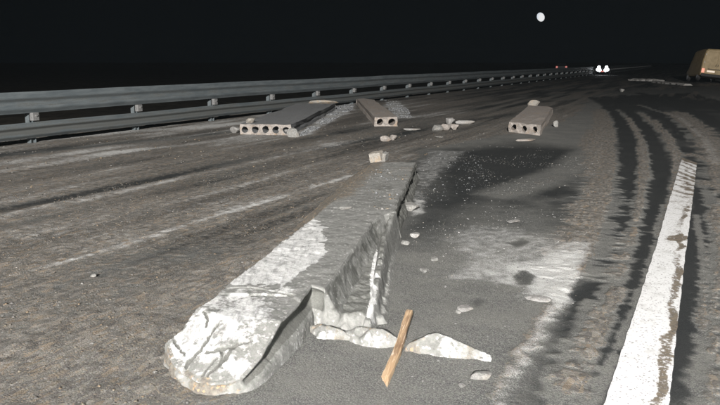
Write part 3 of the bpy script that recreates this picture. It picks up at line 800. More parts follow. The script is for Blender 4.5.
# ------------------------------------------------------------------ hollow-core slabs farther off
def hollow_slab(name, near_l, near_r, far_l, far_r, n_holes, mat, label, group, h=0.22, hole_r=0.070, face_mat=None):
    """top corner points in plan; solid end face with round cores"""
    nl, nr, fl, fr = (np.array(p) for p in (near_l, near_r, far_l, far_r))
    base = (nl + nr) / 2
    w = np.linalg.norm(nr - nl); L = (np.linalg.norm(fl - nl) + np.linalg.norm(fr - nr)) / 2
    ex = (nr - nl) / w
    root = empty(name, (base[0], base[1], 0), (0, 0, 0), label, "concrete slab", group)
    def P(u, z, v):                      # u across 0..1, v along 0..1
        p = (nl * (1 - u) + nr * u) * (1 - v) + (fl * (1 - u) + fr * u) * v - base
        return (p[0], p[1], z)
    bm = bmesh.new()
    cw = w / n_holes; NS = 16
    nseg = 14
    rr = random.Random(name + label)
    def jit(a): return rr.uniform(-a, a)
    # end face: per cell, ring between square and circle
    for c in range(n_holes):
        u0 = c / n_holes; u1 = (c + 1) / n_holes; uc = (u0 + u1) / 2
        sq, ci, cb = [], [], []
        for k in range(NS):
            a = 2 * math.pi * k / NS
            cx, cz = math.cos(a), math.sin(a)
            m = max(abs(cx), abs(cz))
            sq.append(bm.verts.new(P(uc + 0.5 / n_holes * cx / m, h / 2 + h / 2 * cz / m, 0)))
            rj = hole_r * (1 + jit(0.05))
            ci.append(bm.verts.new(P(uc + rj * cx / w, h / 2 + rj * cz, 0.0)))
            cb.append(bm.verts.new(P(uc + hole_r * cx / w, h / 2 + hole_r * cz, 0.9 / L)))
        for k in range(NS):
            j = (k + 1) % NS
            bm.faces.new((sq[k], ci[k], ci[j], sq[j])).material_index = 1
            bm.faces.new((ci[k], cb[k], cb[j], ci[j]))
        bm.faces.new(cb)
    # shell
    us = np.linspace(0, 1, 2 * n_holes + 1)
    grid = []
    for i in range(nseg + 1):
        v = i / nseg
        row = []
        for u in us:
            dz = 0 if i == 0 else jit(0.006)
            if i == nseg: dz -= abs(jit(0.03))
            row.append(bm.verts.new(P(u, h + dz, v + (jit(0.012) if i == nseg else 0))))
        grid.append(row)
    for i in range(nseg):
        for k in range(len(us) - 1):
            bm.faces.new((grid[i][k], grid[i][k + 1], grid[i + 1][k + 1], grid[i + 1][k]))
    for side in (0, -1):
        u = us[side]
        prof = [(h, 0), (h * 0.66, 0.012), (h * 0.5, 0.028), (h * 0.3, 0.012), (0, 0.0)]   # grouting key
        prev = [g[side] for g in grid]
        for zz, ins in prof[1:]:
            uu = u + (ins / w if side == 0 else -ins / w)
            cur = [bm.verts.new(P(uu + (0 if zz == 0 or i == 0 and False else jit(0.004) / w), zz, i / nseg)) for i in range(nseg + 1)]
            for i in range(nseg):
                f = (prev[i], prev[i + 1], cur[i + 1], cur[i])
                bm.faces.new(f if side == -1 else f[::-1])
            prev = cur
    b = [bm.verts.new(P(u, 0, 1)) for u in us]
    for k in range(len(us) - 1):
        bm.faces.new((grid[-1][k], grid[-1][k + 1], b[k + 1], b[k]))
    bmesh.ops.remove_doubles(bm, verts=bm.verts, dist=0.003)
    co = np.array([v.co[:] for v in bm.verts]); sd = sum(map(ord, label)) % 97
    dx = (fbm(co[:, 0] * 7 + co[:, 2] * 9, co[:, 1] * 3 + co[:, 2] * 5, sd) - 0.5) * 0.05
    dz = (fbm(co[:, 0] * 9 + 3, co[:, 1] * 2.5 + co[:, 2] * 7, sd + 1) - 0.5) * 0.045
    dy = (fbm(co[:, 0] * 11, co[:, 2] * 13, sd + 2) - 0.5) * 0.12
    endk = (np.abs((co[:, :2] - (nl + nr)[None] / 2 + base[None]) @ ((fl - nl) / L)) < 0.3)
    for v, a, b_, c_, e in zip(bm.verts, dx, dy, dz, endk):
        v.co.x += a; v.co.z = max(0.0, v.co.z + b_ * 0 + c_ * (v.co.z > 0.02))
        if e: v.co.y += b_
    bmesh.ops.recalc_face_normals(bm, faces=bm.faces)
    o = from_bm("body", bm, mat, root)
    o.data.materials.append(face_mat or mat)
    return root, P

GR = "hollow-core concrete slabs spilled on the road"
M['face'] = mat_concrete("fresh_broken_concrete", (0.36, 0.33, 0.29), (0.52, 0.485, 0.43), (0.42, 0.30, 0.20), 0.6)
M['bluegrey'] = mat_concrete("dusty_blue_grey_concrete", (0.15, 0.155, 0.16), (0.235, 0.24, 0.245), (0.19, 0.17, 0.15), 0.5)
s2, P2 = hollow_slab("hollow_core_slab", (-2.527, 14.777), (-1.43, 14.538), (-1.831, 23.953), (-0.764, 22.477), 5, M['bluegrey'],
    "wide grey hollow-core slab nearest the guardrail, row of round holes in its tan end face and a broken corner", GR, face_mat=M['tan'])
s3, P3 = hollow_slab("hollow_core_slab", (0.344, 16.69), (0.89, 16.69), (-0.145, 25.635), (0.459, 24.935), 2, M['tan'],
    "narrow tan hollow-core slab with two dark holes, lying between the other hollow slabs", GR, hole_r=0.08)
s4, P4 = hollow_slab("hollow_core_slab", (3.242, 15.278), (3.751, 14.538), (5.222, 21.675), (5.599, 20.456), 3, M['tan'],
    "short tan hollow-core slab with three round holes, alone near the middle of the road", GR, hole_r=0.066)

# ------------------------------------------------------------------ broken pieces
def rock_mesh(name, size, seed, sub=2, rough=0.35, chop=9):
    bm = bmesh.new()
    bmesh.ops.create_icosphere(bm, subdivisions=sub, radius=0.5)
    r = random.Random(seed)
    planes = [(Vector((r.gauss(0, 1), r.gauss(0, 1), r.gauss(0, 0.8))).normalized(), r.uniform(0.20, 0.40)) for _ in range(chop)]
    planes.append((Vector((r.uniform(-.2, .2), r.uniform(-.2, .2), 1)).normalized(), r.uniform(0.22, 0.34)))
    for v in bm.verts:
        for n, d in planes:
            k = v.co.dot(n)
            if k > d: v.co -= n * (k - d) * 0.92
        v.co += Vector((r.uniform(-1, 1), r.uniform(-1, 1), r.uniform(-1, 1))) * 0.022
    sz = [max(v.co[i] for v in bm.verts) - min(v.co[i] for v in bm.verts) for i in range(3)]
    bmesh.ops.scale(bm, vec=[size[i] / sz[i] for i in range(3)], verts=bm.verts)
    zmin = min(v.co.z for v in bm.verts)
    for v in bm.verts: v.co.z -= zmin + size[2] * 0.10
    me = bpy.data.meshes.new(name); bm.normal_update(); bm.to_mesh(me); bm.free()
    return me

def rock(name, pos, size, rz, mat, label, cat, seed, group=None, z=None, sub=2):
    o = link(name, rock_mesh(name, size, seed, sub), mat)
    o.location = (pos[0], pos[1], road_z(*pos) if z is None else z)
    o.rotation_euler = (0, 0, rz)
    return tag(o, label, cat, group)

def fragment(name, poly, h, label, cell=0.006, tilt=(0, 0), paint=None, seed=1, group=None):
    p = np.array(poly)
    x0, y0 = p.min(0) - 0.03; x1, y1 = p.max(0) + 0.03
    x, y = np.meshgrid(np.arange(x0, x1, cell), np.arange(y0, y1, cell), indexing='ij')
    n1 = fbm(x * 9, y * 9, seed) - 0.5; n2 = fbm(x * 30, y * 30, seed + 5) - 0.5
    def dfn(x, y):
        return sdf(x + (fbm(x * 30, y * 30, seed + 5, 3) - 0.5) * 0.03, y + (fbm(x * 9, y * 9, seed, 3) - 0.5) * 0.05, poly)
    d = dfn(x, y)
    cx, cy = p.mean(0)
    z = h * (0.40 + 0.60 * sstep(0.0, 0.06, -d)) + (x - cx) * tilt[0] + (y - cy) * tilt[1] + n1 * 0.035 + n2 * 0.014
    z = np.maximum(z, 0.012) - 3.0 * np.maximum(d, 0)
    z = np.maximum(z, -0.04)
    a = np.clip(0.42 + n1 * 1.6, 0, 1); b = np.clip(0.30 + n1 * -1.2 + n2 * 0.8, 0, 1); c = np.zeros_like(x)
    if paint: a, b, c = paint(x, y, d, n1, n2, a, b, c)
    cols = np.stack([np.clip(a, 0, 1), np.clip(b, 0, 1), np.clip(c, 0, 1), np.ones_like(x)], -1)
    o = link(name, grid_mesh(name, x - cx, y - cy, z, cols, z > -0.035), M['slab'])
    o.location = (cx, cy, 0)
    return tag(o, label, "concrete fragment", group)

FG = "broken concrete fragments beside the plank"
fragment("concrete_fragment", [(-0.309, 3.791), (-0.217, 3.786), (-0.084, 3.709), (-0.044, 3.63), (-0.122, 3.657), (-0.235, 3.685)], 0.055,
         "small tan-stained concrete fragment against the slab's broken end", seed=81, group=FG,
         paint=lambda x, y, d, n1, n2, a, b, c: (a * 0.5, b + 0.30, c))
fragment("concrete_fragment", [(-0.089, 3.693), (0.033, 3.692), (0.165, 3.643), (0.227, 3.563), (0.217, 3.572), (0.14, 3.532), (0.032, 3.559), (-0.078, 3.657)], 0.075,
         "white rough concrete fragment left of the plank, at the slab's standing web", seed=83, group=FG, tilt=(0, 0.05),
         paint=lambda x, y, d, n1, n2, a, b, c: (a * 0.62, b, c))
fragment("concrete_fragment", [(0.253, 3.474), (0.321, 3.527), (0.42, 3.559), (0.537, 3.475), (0.623, 3.416), (0.675, 3.383), (0.66, 3.352), (0.556, 3.377), (0.418, 3.427), (0.315, 3.453)], 0.085,
         "long pale wedge of concrete on the road right of the plank", seed=87, group=FG, tilt=(-0.05, 0.10),
         paint=lambda x, y, d, n1, n2, a, b, c: (a * 0.62, b + 0.04, c))

def plank():
    a = Vector((*(0.116, 3.071), 0.022)); b = Vector((*(0.293, 3.781), 0.115))
    L = (b - a).length
    bm = bmesh.new(); n = 26; prof = []
    r = random.Random(5); rings = []
    for i in range(n + 1):
        f = i / n
        w = 0.041 * (1.0 - 0.18 * f) * (1 + r.uniform(-0.05, 0.05)); t = 0.030 * (1 + r.uniform(-0.06, 0.06))
        off = 0.006 * math.sin(f * 5) + r.uniform(-0.0012, 0.0012)
        yy = f * L
        ring = []
        for k, (cx, cz) in enumerate(((-.5, -.5), (0, -.52), (.5, -.5), (.52, 0), (.5, .5), (.12, .56), (-.5, .5), (-.52, 0))):
            je = r.uniform(-0.05, 0.04) if i in (0, n) else 0
            ring.append(bm.verts.new((cx * w + off, yy + je, cz * t + (0.004 * math.sin(f * 9)))))
        rings.append(ring)
    for i in range(n):
        for k in range(8):
            j = (k + 1) % 8
            bm.faces.new((rings[i][k], rings[i][j], rings[i + 1][j], rings[i + 1][k]))
    bm.faces.new(rings[0]); bm.faces.new(rings[-1])
    bmesh.ops.recalc_face_normals(bm, faces=bm.faces)
    o = from_bm("wooden_plank", bm, M['wood'])
    o.location = a; o.rotation_euler = (b - a).to_track_quat('Y', 'Z').to_euler()
    tag(o, "splintered orange-brown wooden plank lying across the gap between pale concrete fragments", "plank")
plank()

# brick-like piece on the far end of the big slab, other stones
M['brick'] = mat_concrete("two_tone_block", (0.24, 0.22, 0.19), (0.36, 0.34, 0.31), (0.38, 0.25, 0.13), 0.75)
def block(pos, z, label):
    root = empty("concrete_block", (pos[0], pos[1], z), (R(6), R(-8), R(-22)), label, "concrete block")
    bm = bmesh.new(); add_box(bm, (0.155, 0.13, 0.12), (0, 0, 0.06), bevel=0.012)
    for v in bm.verts: v.co += Vector((random.uniform(-1, 1), random.uniform(-1, 1), random.uniform(-1, 1))) * 0.006
    from_bm("body", bm, M['brick'], root)
    bm = bmesh.new(); add_box(bm, (0.055, 0.13, 0.105), (0.12, 0.0, 0.05), (0, R(14), 0), bevel=0.01)
    for v in bm.verts: v.co += Vector((random.uniform(-1, 1), random.uniform(-1, 1), random.uniform(-1, 1))) * 0.006
    from_bm("loose_shard", bm, M['white'], root)
block((0.225, 9.182), 0.215, "small tan and white block of concrete sitting on the far end of the big slab")

rock("stone", (0.581, 3.156), (0.105, 0.075, 0.035), 0.3, M['white'], "flat oval whitish stone right of the plank's near end, largest near the bottom", "stone", 11)
rock("stone", (0.479, 3.05), (0.035, 0.03, 0.02), 1.0, M['white'], "tiny bright white pebble just below the flat oval whitish stone", "stone", 12)
rock("stone", (0.645, 4.086), (0.10, 0.085, 0.03), 0.8, M['grey'], "rounded grey stone lying above the pale concrete wedge", "stone", 13)
rock("stone", (0.595, 4.033), (0.035, 0.03, 0.025), 0.2, M['white'], "little white pebble touching the left side of the rounded grey stone", "stone", 14)
rock("concrete_lump", (0.538, 7.079), (0.24, 0.20, 0.09), 0.4, M['white'], "crumbling whitish lump beside the right flank of the big slab", "concrete lump", 15, sub=3)
rock("stone", (0.481, 5.941), (0.09, 0.07, 0.05), 0.4, M['grey'], "small grey stone on dark asphalt a little below the crumbling whitish lump", "stone", 16)
rock("stone", (0.38, 5.734), (0.085, 0.065, 0.035), 2.4, M['white'], "pale stone beside the foot of the big slab's web", "stone", 17)
rock("stone", (0.569, 5.188), (0.075, 0.055, 0.03), 1.4, M['white'], "pale flat stone at the left edge of the white dust patch", "stone", 18)
rock("stone", (0.459, 4.9), (0.085, 0.05, 0.03), 1.9, M['white'], "pale angular stone on asphalt, midway between slab web and dust patch", "stone", 19)
rock("stone", (1.453, 6.526), (0.16, 0.09, 0.025), 0.6, M['grey'], "thin grey flake of stone at the top of the white dust patch", "stone", 21)
rock("stone", (1.139, 4.269), (0.17, 0.10, 0.03), 2.7, M['grey'], "large flat grey stone at the lower edge of the white dust patch", "stone", 22)
rock("stone", (0.631, 3.364), (0.03, 0.03, 0.02), 0.7, M['white'], "tiny pebble under the right tip of the pale concrete wedge", "stone", 23)
rock("stone", (-0.133, 6.058), (0.12, 0.07, 0.03), 0.2, M['white'], "cream flat chip lying on top of the big slab", "stone", 24, z=0.222)
rock("stone", (-1.9, 4.779), (0.045, 0.04, 0.025), 0.2, M['white'], "small white pebble alone in the mud on the left, below the faint lane line", "stone", 25)
rock("concrete_lump", (5.578, 22.505), (0.42, 0.32, 0.30), 0.2, M['brick'], "orange-tan lump of concrete behind the three-holed slab", "concrete lump", 26, z=0.05, sub=3)
rock("stone", (4.613, 16.504), (0.13, 0.12, 0.17), 0.2, M['white'], "small upright white stone right of the three-holed slab", "stone", 27)
rock("stone", (3.215, 13.526), (0.45, 0.2, 0.05), 0.2, M['tan'], "flat tan chip on the road in front of the three-holed slab", "stone", 28)
rock("stone", (0.504, 13.526), (0.22, 0.16, 0.12), 0.6, M['tan'], "tan stone in front of the two-holed slab, left one of a close pair", "stone", 29)
rock("stone", (0.647, 13.703), (0.16, 0.14, 0.12), 1.6, M['tan'], "tan stone in front of the two-holed slab, right one of a close pair", "stone", 30)
rock("stone", (1.17, 15.762), (0.40, 0.2, 0.05), 0.1, M['grey'], "flat grey flake on the road just right of the two-holed slab", "stone", 31)
rock("concrete_lump", (1.729, 15.529), (0.28, 0.22, 0.15), 0.4, M['white'], "whitish lump at the left of the rubble heap between the two- and three-holed slabs", "concrete lump", 32)
rock("concrete_lump", (1.935, 15.762), (0.22, 0.2, 0.16), 2.0, M['tan'], "tan lump in the middle of the small rubble heap", "concrete lump", 33)
rock("concrete_lump", (2.131, 15.881), (0.26, 0.22, 0.15), 1.1, M['tan'], "round tan lump at the right of the small rubble heap", "concrete lump", 34)
rock("concrete_lump", (2.186, 17.037), (0.22, 0.2, 0.20), 0.1, M['grey'], "small grey lump standing behind the small rubble heap", "concrete lump", 35)
rock("concrete_lump", (2.566, 17.317), (0.5, 0.14, 0.10), 0.12, M['grey'], "long thin shard of concrete reaching right from the rubble heap", "concrete lump", 36)
rock("stone", (1.61, 14.071), (0.18, 0.10, 0.03), 0.12, M['white'], "small white chip on the road below the rubble heap", "stone", 37)
rock("concrete_lump", (-1.346, 14.263), (0.24, 0.25, 0.20), 0.5, M['white'], "pale broken corner piece at the right end of the wide grey slab's face", "concrete lump", 38)
rock("concrete_lump", (-1.615, 14.87), (0.2, 0.2, 0.17), 1.5, M['grey'], "grey broken piece stuck in the right-hand hole of the wide grey slab", "concrete lump", 39)
rock("concrete_lump", (-2.672, 15.083), (0.28, 0.24, 0.16), 0.9, M['grey'], "grey lump at the left end of the wide grey slab's face", "concrete lump", 40)
rock("concrete_lump", (-2.356, 15.039), (0.2, 0.2, 0.14), 0.2, M['brick'], "small lump resting on the near top of the wide grey slab", "concrete lump", 41, z=0.2)
rock("concrete_lump", (-1.193, 22.165), (0.95, 0.3, 0.16), -0.05, M['brick'], "long tan strip of concrete on the far end of the wide grey slab", "concrete lump", 42, z=0.2)
rock("stone", (13.361, 36.109), (0.22, 0.2, 0.18), 0.0, M['white'], "bright white scrap alone on the dark road far ahead", "stone", 43)

# heap of pale crumbs beside the wide slab
def crumbs(name, poly, n, size, mat_cols, seed, label, zfun=None):
    r = np.random.default_rng(seed)
    p = np.array(poly); lo, hi = p.min(0), p.max(0)
    pts = []
    while len(pts) < n:
        q = r.uniform(lo, hi, (n * 4, 2))
        q = q[sdf(q[:, 0], q[:, 1], poly) < 0]
        q = q[fbm(q[:, 0] * 2.2, q[:, 1] * 2.2, seed + 200, 3) + r.normal(0, 0.07, len(q)) > 0.50]
        pts += list(q)
    pts = np.array(pts[:n])
    base = np.array([(0, 0, 1), (1, 0, 0), (0, 1, 0), (-1, 0, 0), (0, -1, 0), (0, 0, -1)], float)
    tri = np.array([(0, 1, 2), (0, 2, 3), (0, 3, 4), (0, 4, 1), (5, 2, 1), (5, 3, 2), (5, 4, 3), (5, 1, 4)])
    V = np.zeros((n, 6, 3)); CO = np.zeros((n, 6, 4)); CO[..., 3] = 1
    sc = size[0] * (size[1] / size[0]) ** (r.random(n) ** 2.6)
    an = r.uniform(0, 6.28, n)
    for k in range(6):
        b = base[k][None] * (1 + r.uniform(-0.4, 0.4, (n, 3))) + r.uniform(-0.25, 0.25, (n, 3))
        V[:, k, 0] = (b[:, 0] * np.cos(an) - b[:, 1] * np.sin(an)) * sc + pts[:, 0]
        V[:, k, 1] = (b[:, 0] * np.sin(an) + b[:, 1] * np.cos(an)) * sc + pts[:, 1]
        V[:, k, 2] = b[:, 2] * sc * 0.55
    s, t = to_st(pts[:, 0], pts[:, 1])
    i = np.clip(np.searchsorted(sv, s), 1, len(sv) - 1); j = np.clip(np.searchsorted(tv, t), 1, len(tv) - 1)
    zb = Z[i, j] if zfun is None else zfun(pts[:, 0], pts[:, 1])
    V[..., 2] += (zb + sc * 0.15)[:, None]
    mc = np.array(mat_cols); ch = r.integers(0, len(mc), n)
    CO[..., :3] = (mc[ch] * r.uniform(0.55, 0.95, (n, 1)))[:, None, :]
    q = (tri[None] + (np.arange(n) * 6)[:, None, None]).reshape(-1, 3)
    me = bpy.data.meshes.new(name)
    me.vertices.add(n * 6); me.vertices.foreach_set("co", V.astype(np.float32).ravel())
    me.loops.add(q.size); me.loops.foreach_set("vertex_index", q.astype(np.int32).ravel())
    me.polygons.add(len(q)); me.polygons.foreach_set("loop_start", np.arange(0, q.size, 3, dtype=np.int32)); me.polygons.foreach_set("loop_total", np.full(len(q), 3, np.int32))
    a = me.attributes.new("paint", 'FLOAT_COLOR', 'POINT'); a.data.foreach_set("color", CO.astype(np.float32).ravel())
    me.update(); me.validate()
    o = link(name, me, M['clod'])
    return tag(o, label, None, None, 'stuff')

MUDC = [(0.13, 0.118, 0.10), (0.11, 0.103, 0.092), (0.15, 0.13, 0.10), (0.10, 0.096, 0.09), (0.20, 0.15, 0.10), (0.19, 0.184, 0.175)]
GRYC = [(0.24, 0.24, 0.235), (0.17, 0.17, 0.165), (0.34, 0.335, 0.325), (0.13, 0.13, 0.125), (0.21, 0.19, 0.165)]
PALC = [(0.27, 0.28, 0.29), (0.22, 0.225, 0.23), (0.18, 0.187, 0.20)]
crumbs("mud_crumbs", [(-1.795, 2.75), (-3.418, 5.509), (-4.656, 7.614), (-0.891, 10.304), (0.156, 10.845), (-0.484, 6.612), (-0.795, 5.106), (-0.996, 4.288), (-1.101, 3.628), (-0.938, 3.134), (-0.735, 2.979), (-0.684, 2.75)], 5500, (0.003, 0.012), MUDC, 3,
       "fine tan and grey mud crumbs scattered over the left side of the road")
crumbs("mud_crumbs", [(-4.656, 7.614), (-8.238, 13.703), (-3.06, 17.904), (0.264, 18.532), (2.934, 14.662), (0.859, 10.845), (-0.883, 10.202)], 1600, (0.006, 0.024), MUDC, 4,
       "mud crumbs scattered over the road beyond the big slab")
crumbs("grey_crumbs", [(-0.724, 2.931), (-0.457, 3.029), (-0.108, 3.559), (0.257, 4.288), (0.5, 6.838), (0.866, 10.004), (2.212, 12.859), (4.172, 12.111), (2.063, 5.835), (1.142, 3.775), (0.684, 2.75), (-0.684, 2.75)], 2400, (0.003, 0.010), GRYC, 5,
       "grey concrete crumbs scattered on the asphalt right of the big slab")
crumbs("pale_crumbs", [(0.837, 10.004), (1.252, 12.111), (1.999, 12.111), (1.617, 8.579), (0.887, 7.614), (0.535, 7.337)], 260, (0.004, 0.015), PALC, 6,
       "pale crumbs sprinkled by the far right end of the big slab")
crumbs("dust_heap", [(-1.306, 14.263), (-1.055, 18.532), (-0.816, 23.972), (-0.157, 27.707), (-0.255, 22.455), (-0.765, 17.904), (-1.132, 14.662)], 3500, (0.008, 0.05), PALC, 8,
       "strip of pale grey concrete crumbs along the wide slab's right flank")
crumbs("dust_heap", [(0.929, 19.204), (0.931, 23.445), (0.966, 28.444), (1.491, 27.707), (1.53, 22.455), (1.421, 19.204)], 1200, (0.008, 0.045), PALC, 9,
       "strip of pale grey concrete crumbs right of the narrow slab")
crumbs("slab_crumbs", [(-0.094, 6.447), (0.144, 8.308), (0.635, 8.47), (0.326, 6.212), (0.153, 5.829)], 260, (0.004, 0.022), PALC + MUDC, 10,
       "light crumbs lying on the far half of the big slab's top", zfun=lambda x, y: np.full_like(x, 0.228))

# ------------------------------------------------------------------ far things
def flat_piece(px0, px1, w, h, label, seed):
    a = np.array(px0); b = np.array(px1); d = b - a; L = np.linalg.norm(d)
    bm = bmesh.new(); r = random.Random(seed); n = 14
    rows = []
    for i in range(n + 1):
        f = i / n
        row = []
        for (cx, cz) in ((-.5, 0), (-.5, .8), (-.2, 1), (.25, .95), (.5, .7), (.5, 0)):
            ww = w * (0.5 + 0.5 * math.sin(math.pi * min(max(f, .12), .88))) * r.uniform(.85, 1.15)
            row.append(bm.verts.new((f * L, cx * ww + r.uniform(-.1, .1), cz * h * r.uniform(.7, 1.2))))
        rows.append(row)
    for i in range(n):
        for k in range(5): bm.faces.new((rows[i][k], rows[i][k + 1], rows[i + 1][k + 1], rows[i + 1][k]))
    bm.faces.new(rows[0]); bm.faces.new(rows[-1])
    bmesh.ops.recalc_face_normals(bm, faces=bm.faces)
    o = from_bm("broken_slab_piece", bm, M['grey'])
    o.location = (a[0], a[1], -0.03); o.rotation_euler = (0, 0, math.atan2(d[1], d[0]))
    tag(o, label, "concrete slab")
flat_piece((22.329, 58.742), (23.694, 55.714), 0.8, 0.20, "flat pale slab piece far ahead on the right, left of the two near the van", 1)
flat_piece((21.941, 52.982), (21.354, 46.18), 0.8, 0.16, "flat dull slab piece far ahead, lying closest to the tilted van", 2)

def wheel(parent, loc, r=0.34, w=0.22):
    bm = bmesh.new(); add_cyl(bm, r, w, (0, 0, 0), (0, R(90), 0), 28)
    es = [e for e in bm.edges if len(e.link_faces) == 2 and e.calc_face_angle(0) > 1]
    bmesh.ops.bevel(bm, geom=es, offset=0.04, segments=2, affect='EDGES')
    ty = from_bm("wheel", bm, M['dark'], parent); ty.location = loc
    bm = bmesh.new(); add_cyl(bm, r * 0.6, w * 1.04, (0, 0, 0), (0, R(90), 0), 20)
    from_bm("rim", bm, M['steel'], ty)

def van(loc, rz, roll):
    root = empty("parked_van", loc, (R(-2), R(roll), rz), "beige van seen from behind at the right edge, tilted on the road shoulder", "van")
    # body: cross-section loft from rear (y=0) to front (y=5)
    secs = [(0.0, 0.42, 2.18, 0.93, 0.84), (0.08, 0.38, 2.26, 0.98, 0.88), (1.5, 0.36, 2.30, 1.0, 0.9), (3.4, 0.36, 2.28, 1.0, 0.9), (3.9, 0.36, 2.12, 0.99, 0.86), (4.35, 0.38, 1.35, 0.97, 0.9), (5.0, 0.42, 1.05, 0.93, 0.86), (5.15, 0.5, 0.85, 0.86, 0.82)]
    bm = bmesh.new(); rings = []
    for y, z0, z1, hw, tw in secs:
        mid = z0 + (z1 - z0) * 0.5
        pts = [(-hw * .96, z0), (-hw, z0 + .12), (-hw, mid), (-tw, z1 - .16), (-tw + .14, z1 - .02), (0, z1 + .02), (tw - .14, z1 - .02), (tw, z1 - .16), (hw, mid), (hw, z0 + .12), (hw * .96, z0)]
        rings.append([bm.verts.new((x, y, z)) for x, z in pts])
    for a, b in zip(rings, rings[1:]):
        for k in range(len(a)):
            j = (k + 1) % len(a); bm.faces.new((a[k], a[j], b[j], b[k]))
    bm.faces.new(rings[0]); bm.faces.new(rings[-1])
    bmesh.ops.recalc_face_normals(bm, faces=bm.faces)
    from_bm("body", bm, M['van'], root)
    for sx in (-1, 1):
        bm = bmesh.new(); add_box(bm, (0.80, 0.03, 1.55), (sx * 0.415, -0.012, 1.30), bevel=0.02)
        d = from_bm("rear_door", bm, M['van'], root)
        bm = bmesh.new(); add_box(bm, (0.035, 0.03, 0.16), (sx * 0.07, -0.04, 1.15), bevel=0.008)
        from_bm("handle", bm, M['dark'], d)
        for zz in (0.75, 1.3, 1.85):
            bm = bmesh.new(); add_box(bm, (0.03, 0.04, 0.10), (sx * 0.835, -0.03, zz), bevel=0.006); from_bm("hinge", bm, M['steel'], d)
        bm = bmesh.new(); add_box(bm, (0.20, 0.06, 0.30), (sx * 0.84, -0.035, 0.72), bevel=0.03)
        from_bm("tail_light", bm, M['tail'], root)
    bm = bmesh.new(); add_box(bm, (0.52, 0.015, 0.12), (-0.32, -0.045, 0.70), bevel=0.004); from_bm("number_plate", bm, M['plate'], root)
    bm = bmesh.new(); add_box(bm, (1.1, 0.03, 0.05), (0.0, -0.04, 0.86), bevel=0.01); from_bm("plate_lamp_strip", bm, M['dark'], root)
    bm = bmesh.new(); add_box(bm, (1.86, 0.16, 0.20), (0, -0.06, 0.42), bevel=0.05); from_bm("bumper", bm, M['dark'], root)
    bm = bmesh.new()
    vs = [bm.verts.new(p) for p in ((-0.80, 3.93, 2.02), (0.80, 3.93, 2.02), (0.90, 4.36, 1.38), (-0.90, 4.36, 1.38))]
    bm.faces.new(vs); from_bm("windscreen", bm, M['glass'], root)
    for sx in (-0.86, 0.86):
        for y in (0.95, 4.2): wheel(root, (sx, y, 0.34))
vx, vy = (24.977, 50.504)
van((vx + 0.15, vy, 0.10), R(-14), 7)

def far_car(loc, rz, label):
    root = empty("parked_car", loc, (0, 0, rz), label, "car", "cars with red lamps far down the road")
    bm = bmesh.new()
    rings = []
    for y, z0, z1, hw, tw in ((0, .35, .95, .80, .74), (.35, .25, 1.02, .84, .72), (.9, .25, 1.42, .86, .6), (2.3, .25, 1.44, .86, .6), (3.1, .25, 1.0, .86, .72), (4.1, .3, .82, .82, .74), (4.3, .4, .65, .74, .7)):
        pts = [(-hw * .95, z0), (-hw, (z0 + z1) * .45), (-tw, z1), (tw, z1), (hw, (z0 + z1) * .45), (hw * .95, z0)]
        rings.append([bm.verts.new((x, y, z)) for x, z in pts])
    for a, b in zip(rings, rings[1:]):
        for k in range(6):
            j = (k + 1) % 6; bm.faces.new((a[k], a[j], b[j], b[k]))
    bm.faces.new(rings[0]); bm.faces.new(rings[-1]); bmesh.ops.recalc_face_normals(bm, faces=bm.faces)
    from_bm("body", bm, M['black_paint'], root)
    for sx in (-1, 1):
        bm = bmesh.new(); add_box(bm, (0.26, 0.06, 0.34), (sx * 0.62, -0.03, 0.78), bevel=0.03); from_bm("tail_light", bm, M['redlamp'], root)
        for y in (0.8, 3.4): wheel(root, (sx * 0.78, y, 0.32), 0.32, 0.2)
    bm = bmesh.new(); add_box(bm, (1.1, 0.02, 0.4), (0, 0.52, 1.2), (R(-55), 0, 0)); from_bm("rear_window", bm, M['glass'], root)
M['black_paint'] = mat_simple("black_car_paint", (0.004, 0.004, 0.005), (0.008, 0.008, 0.009), 3, 0.5, 0, 0.0, 0.2)
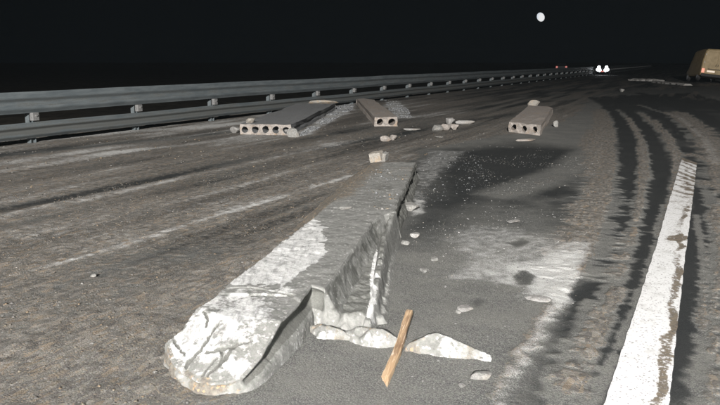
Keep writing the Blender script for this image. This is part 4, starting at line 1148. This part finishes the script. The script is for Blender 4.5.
def oncoming(loc, rz):
    root = empty("oncoming_car", loc, (0, 0, rz), "dark vehicle on the road ahead facing us with blazing white headlights", "car")
    bm = bmesh.new(); rings = []
    for y, z0, z1, hw, tw in ((0, .35, .80, .80, .74), (.25, .25, .98, .86, .76), (1.2, .25, 1.12, .90, .78), (1.9, .25, 1.72, .90, .68), (4.0, .25, 1.74, .90, .68), (4.5, .3, 1.1, .86, .72)):
        pts = [(-hw * .95, z0), (-hw, (z0 + z1) * .45), (-tw, z1), (tw, z1), (hw, (z0 + z1) * .45), (hw * .95, z0)]
        rings.append([bm.verts.new((x, y, z)) for x, z in pts])
    for a, b in zip(rings, rings[1:]):
        for k in range(6):
            j = (k + 1) % 6; bm.faces.new((a[k], a[j], b[j], b[k]))
    bm.faces.new(rings[0]); bm.faces.new(rings[-1]); bmesh.ops.recalc_face_normals(bm, faces=bm.faces)
    from_bm("body", bm, M['black_paint'], root)
    for sx in (-1, 1):
        for dx, z, r_ in ((0.42, 0.90, 0.17), (0.33, 0.56, 0.19), (0.56, 0.62, 0.17)):
            bm = bmesh.new(); add_cyl(bm, r_, 0.10, (sx * dx, -0.04, z), (R(90), 0, 0), 16, r2=r_ * 0.9)
            from_bm("headlight", bm, M['head'], root)
        for y in (0.8, 3.7): wheel(root, (sx * 0.80, y, 0.33), 0.33, 0.2)
    bm = bmesh.new(); add_box(bm, (0.28, 0.06, 0.16), (0, -0.05, 0.42), bevel=0.03); from_bm("marker_lamp", bm, M['redlamp'], root)
bx_, by_, bz_ = (28.6, 84, 0.749)
oncoming((bx_, by_, 0.0), R(-18))
cx_, cy_, _ = (27.7, 98, 0.826)
far_car((cx_, cy_, 0), R(-16), "dark car far down the road, two dim red tail lamps showing left of the headlights")

# moon
mx, my, mz = (225, 900, 56.4)
bm = bmesh.new(); bmesh.ops.create_uvsphere(bm, u_segments=32, v_segments=20, radius=1.0)
moon = from_bm("moon", bm, M['moon'], None, True)
moon.location = (mx, my, mz); moon.scale = (4.5, 4.5, 5.6); moon.rotation_euler = (0, R(-28), 0)
tag(moon, "pale oval moon hanging in the black sky", "moon")

# thin misty air lit by the lamps
hz_m = bpy.data.materials.new("mist"); hz_m.use_nodes = True
_t = hz_m.node_tree; _t.nodes.remove(_t.nodes["Principled BSDF"])
_v = _t.nodes.new("ShaderNodeVolumePrincipled"); _v.inputs['Color'].default_value = (0.80, 0.92, 1.0, 1); _v.inputs['Density'].default_value = 0.00012
_t.links.new(_v.outputs[0], _t.nodes["Material Output"].inputs['Volume'])
bm = bmesh.new(); add_box(bm, (1500, 1500, 17), (0, 0, 5.5))
tag(from_bm("haze", bm, hz_m), kind='stuff')
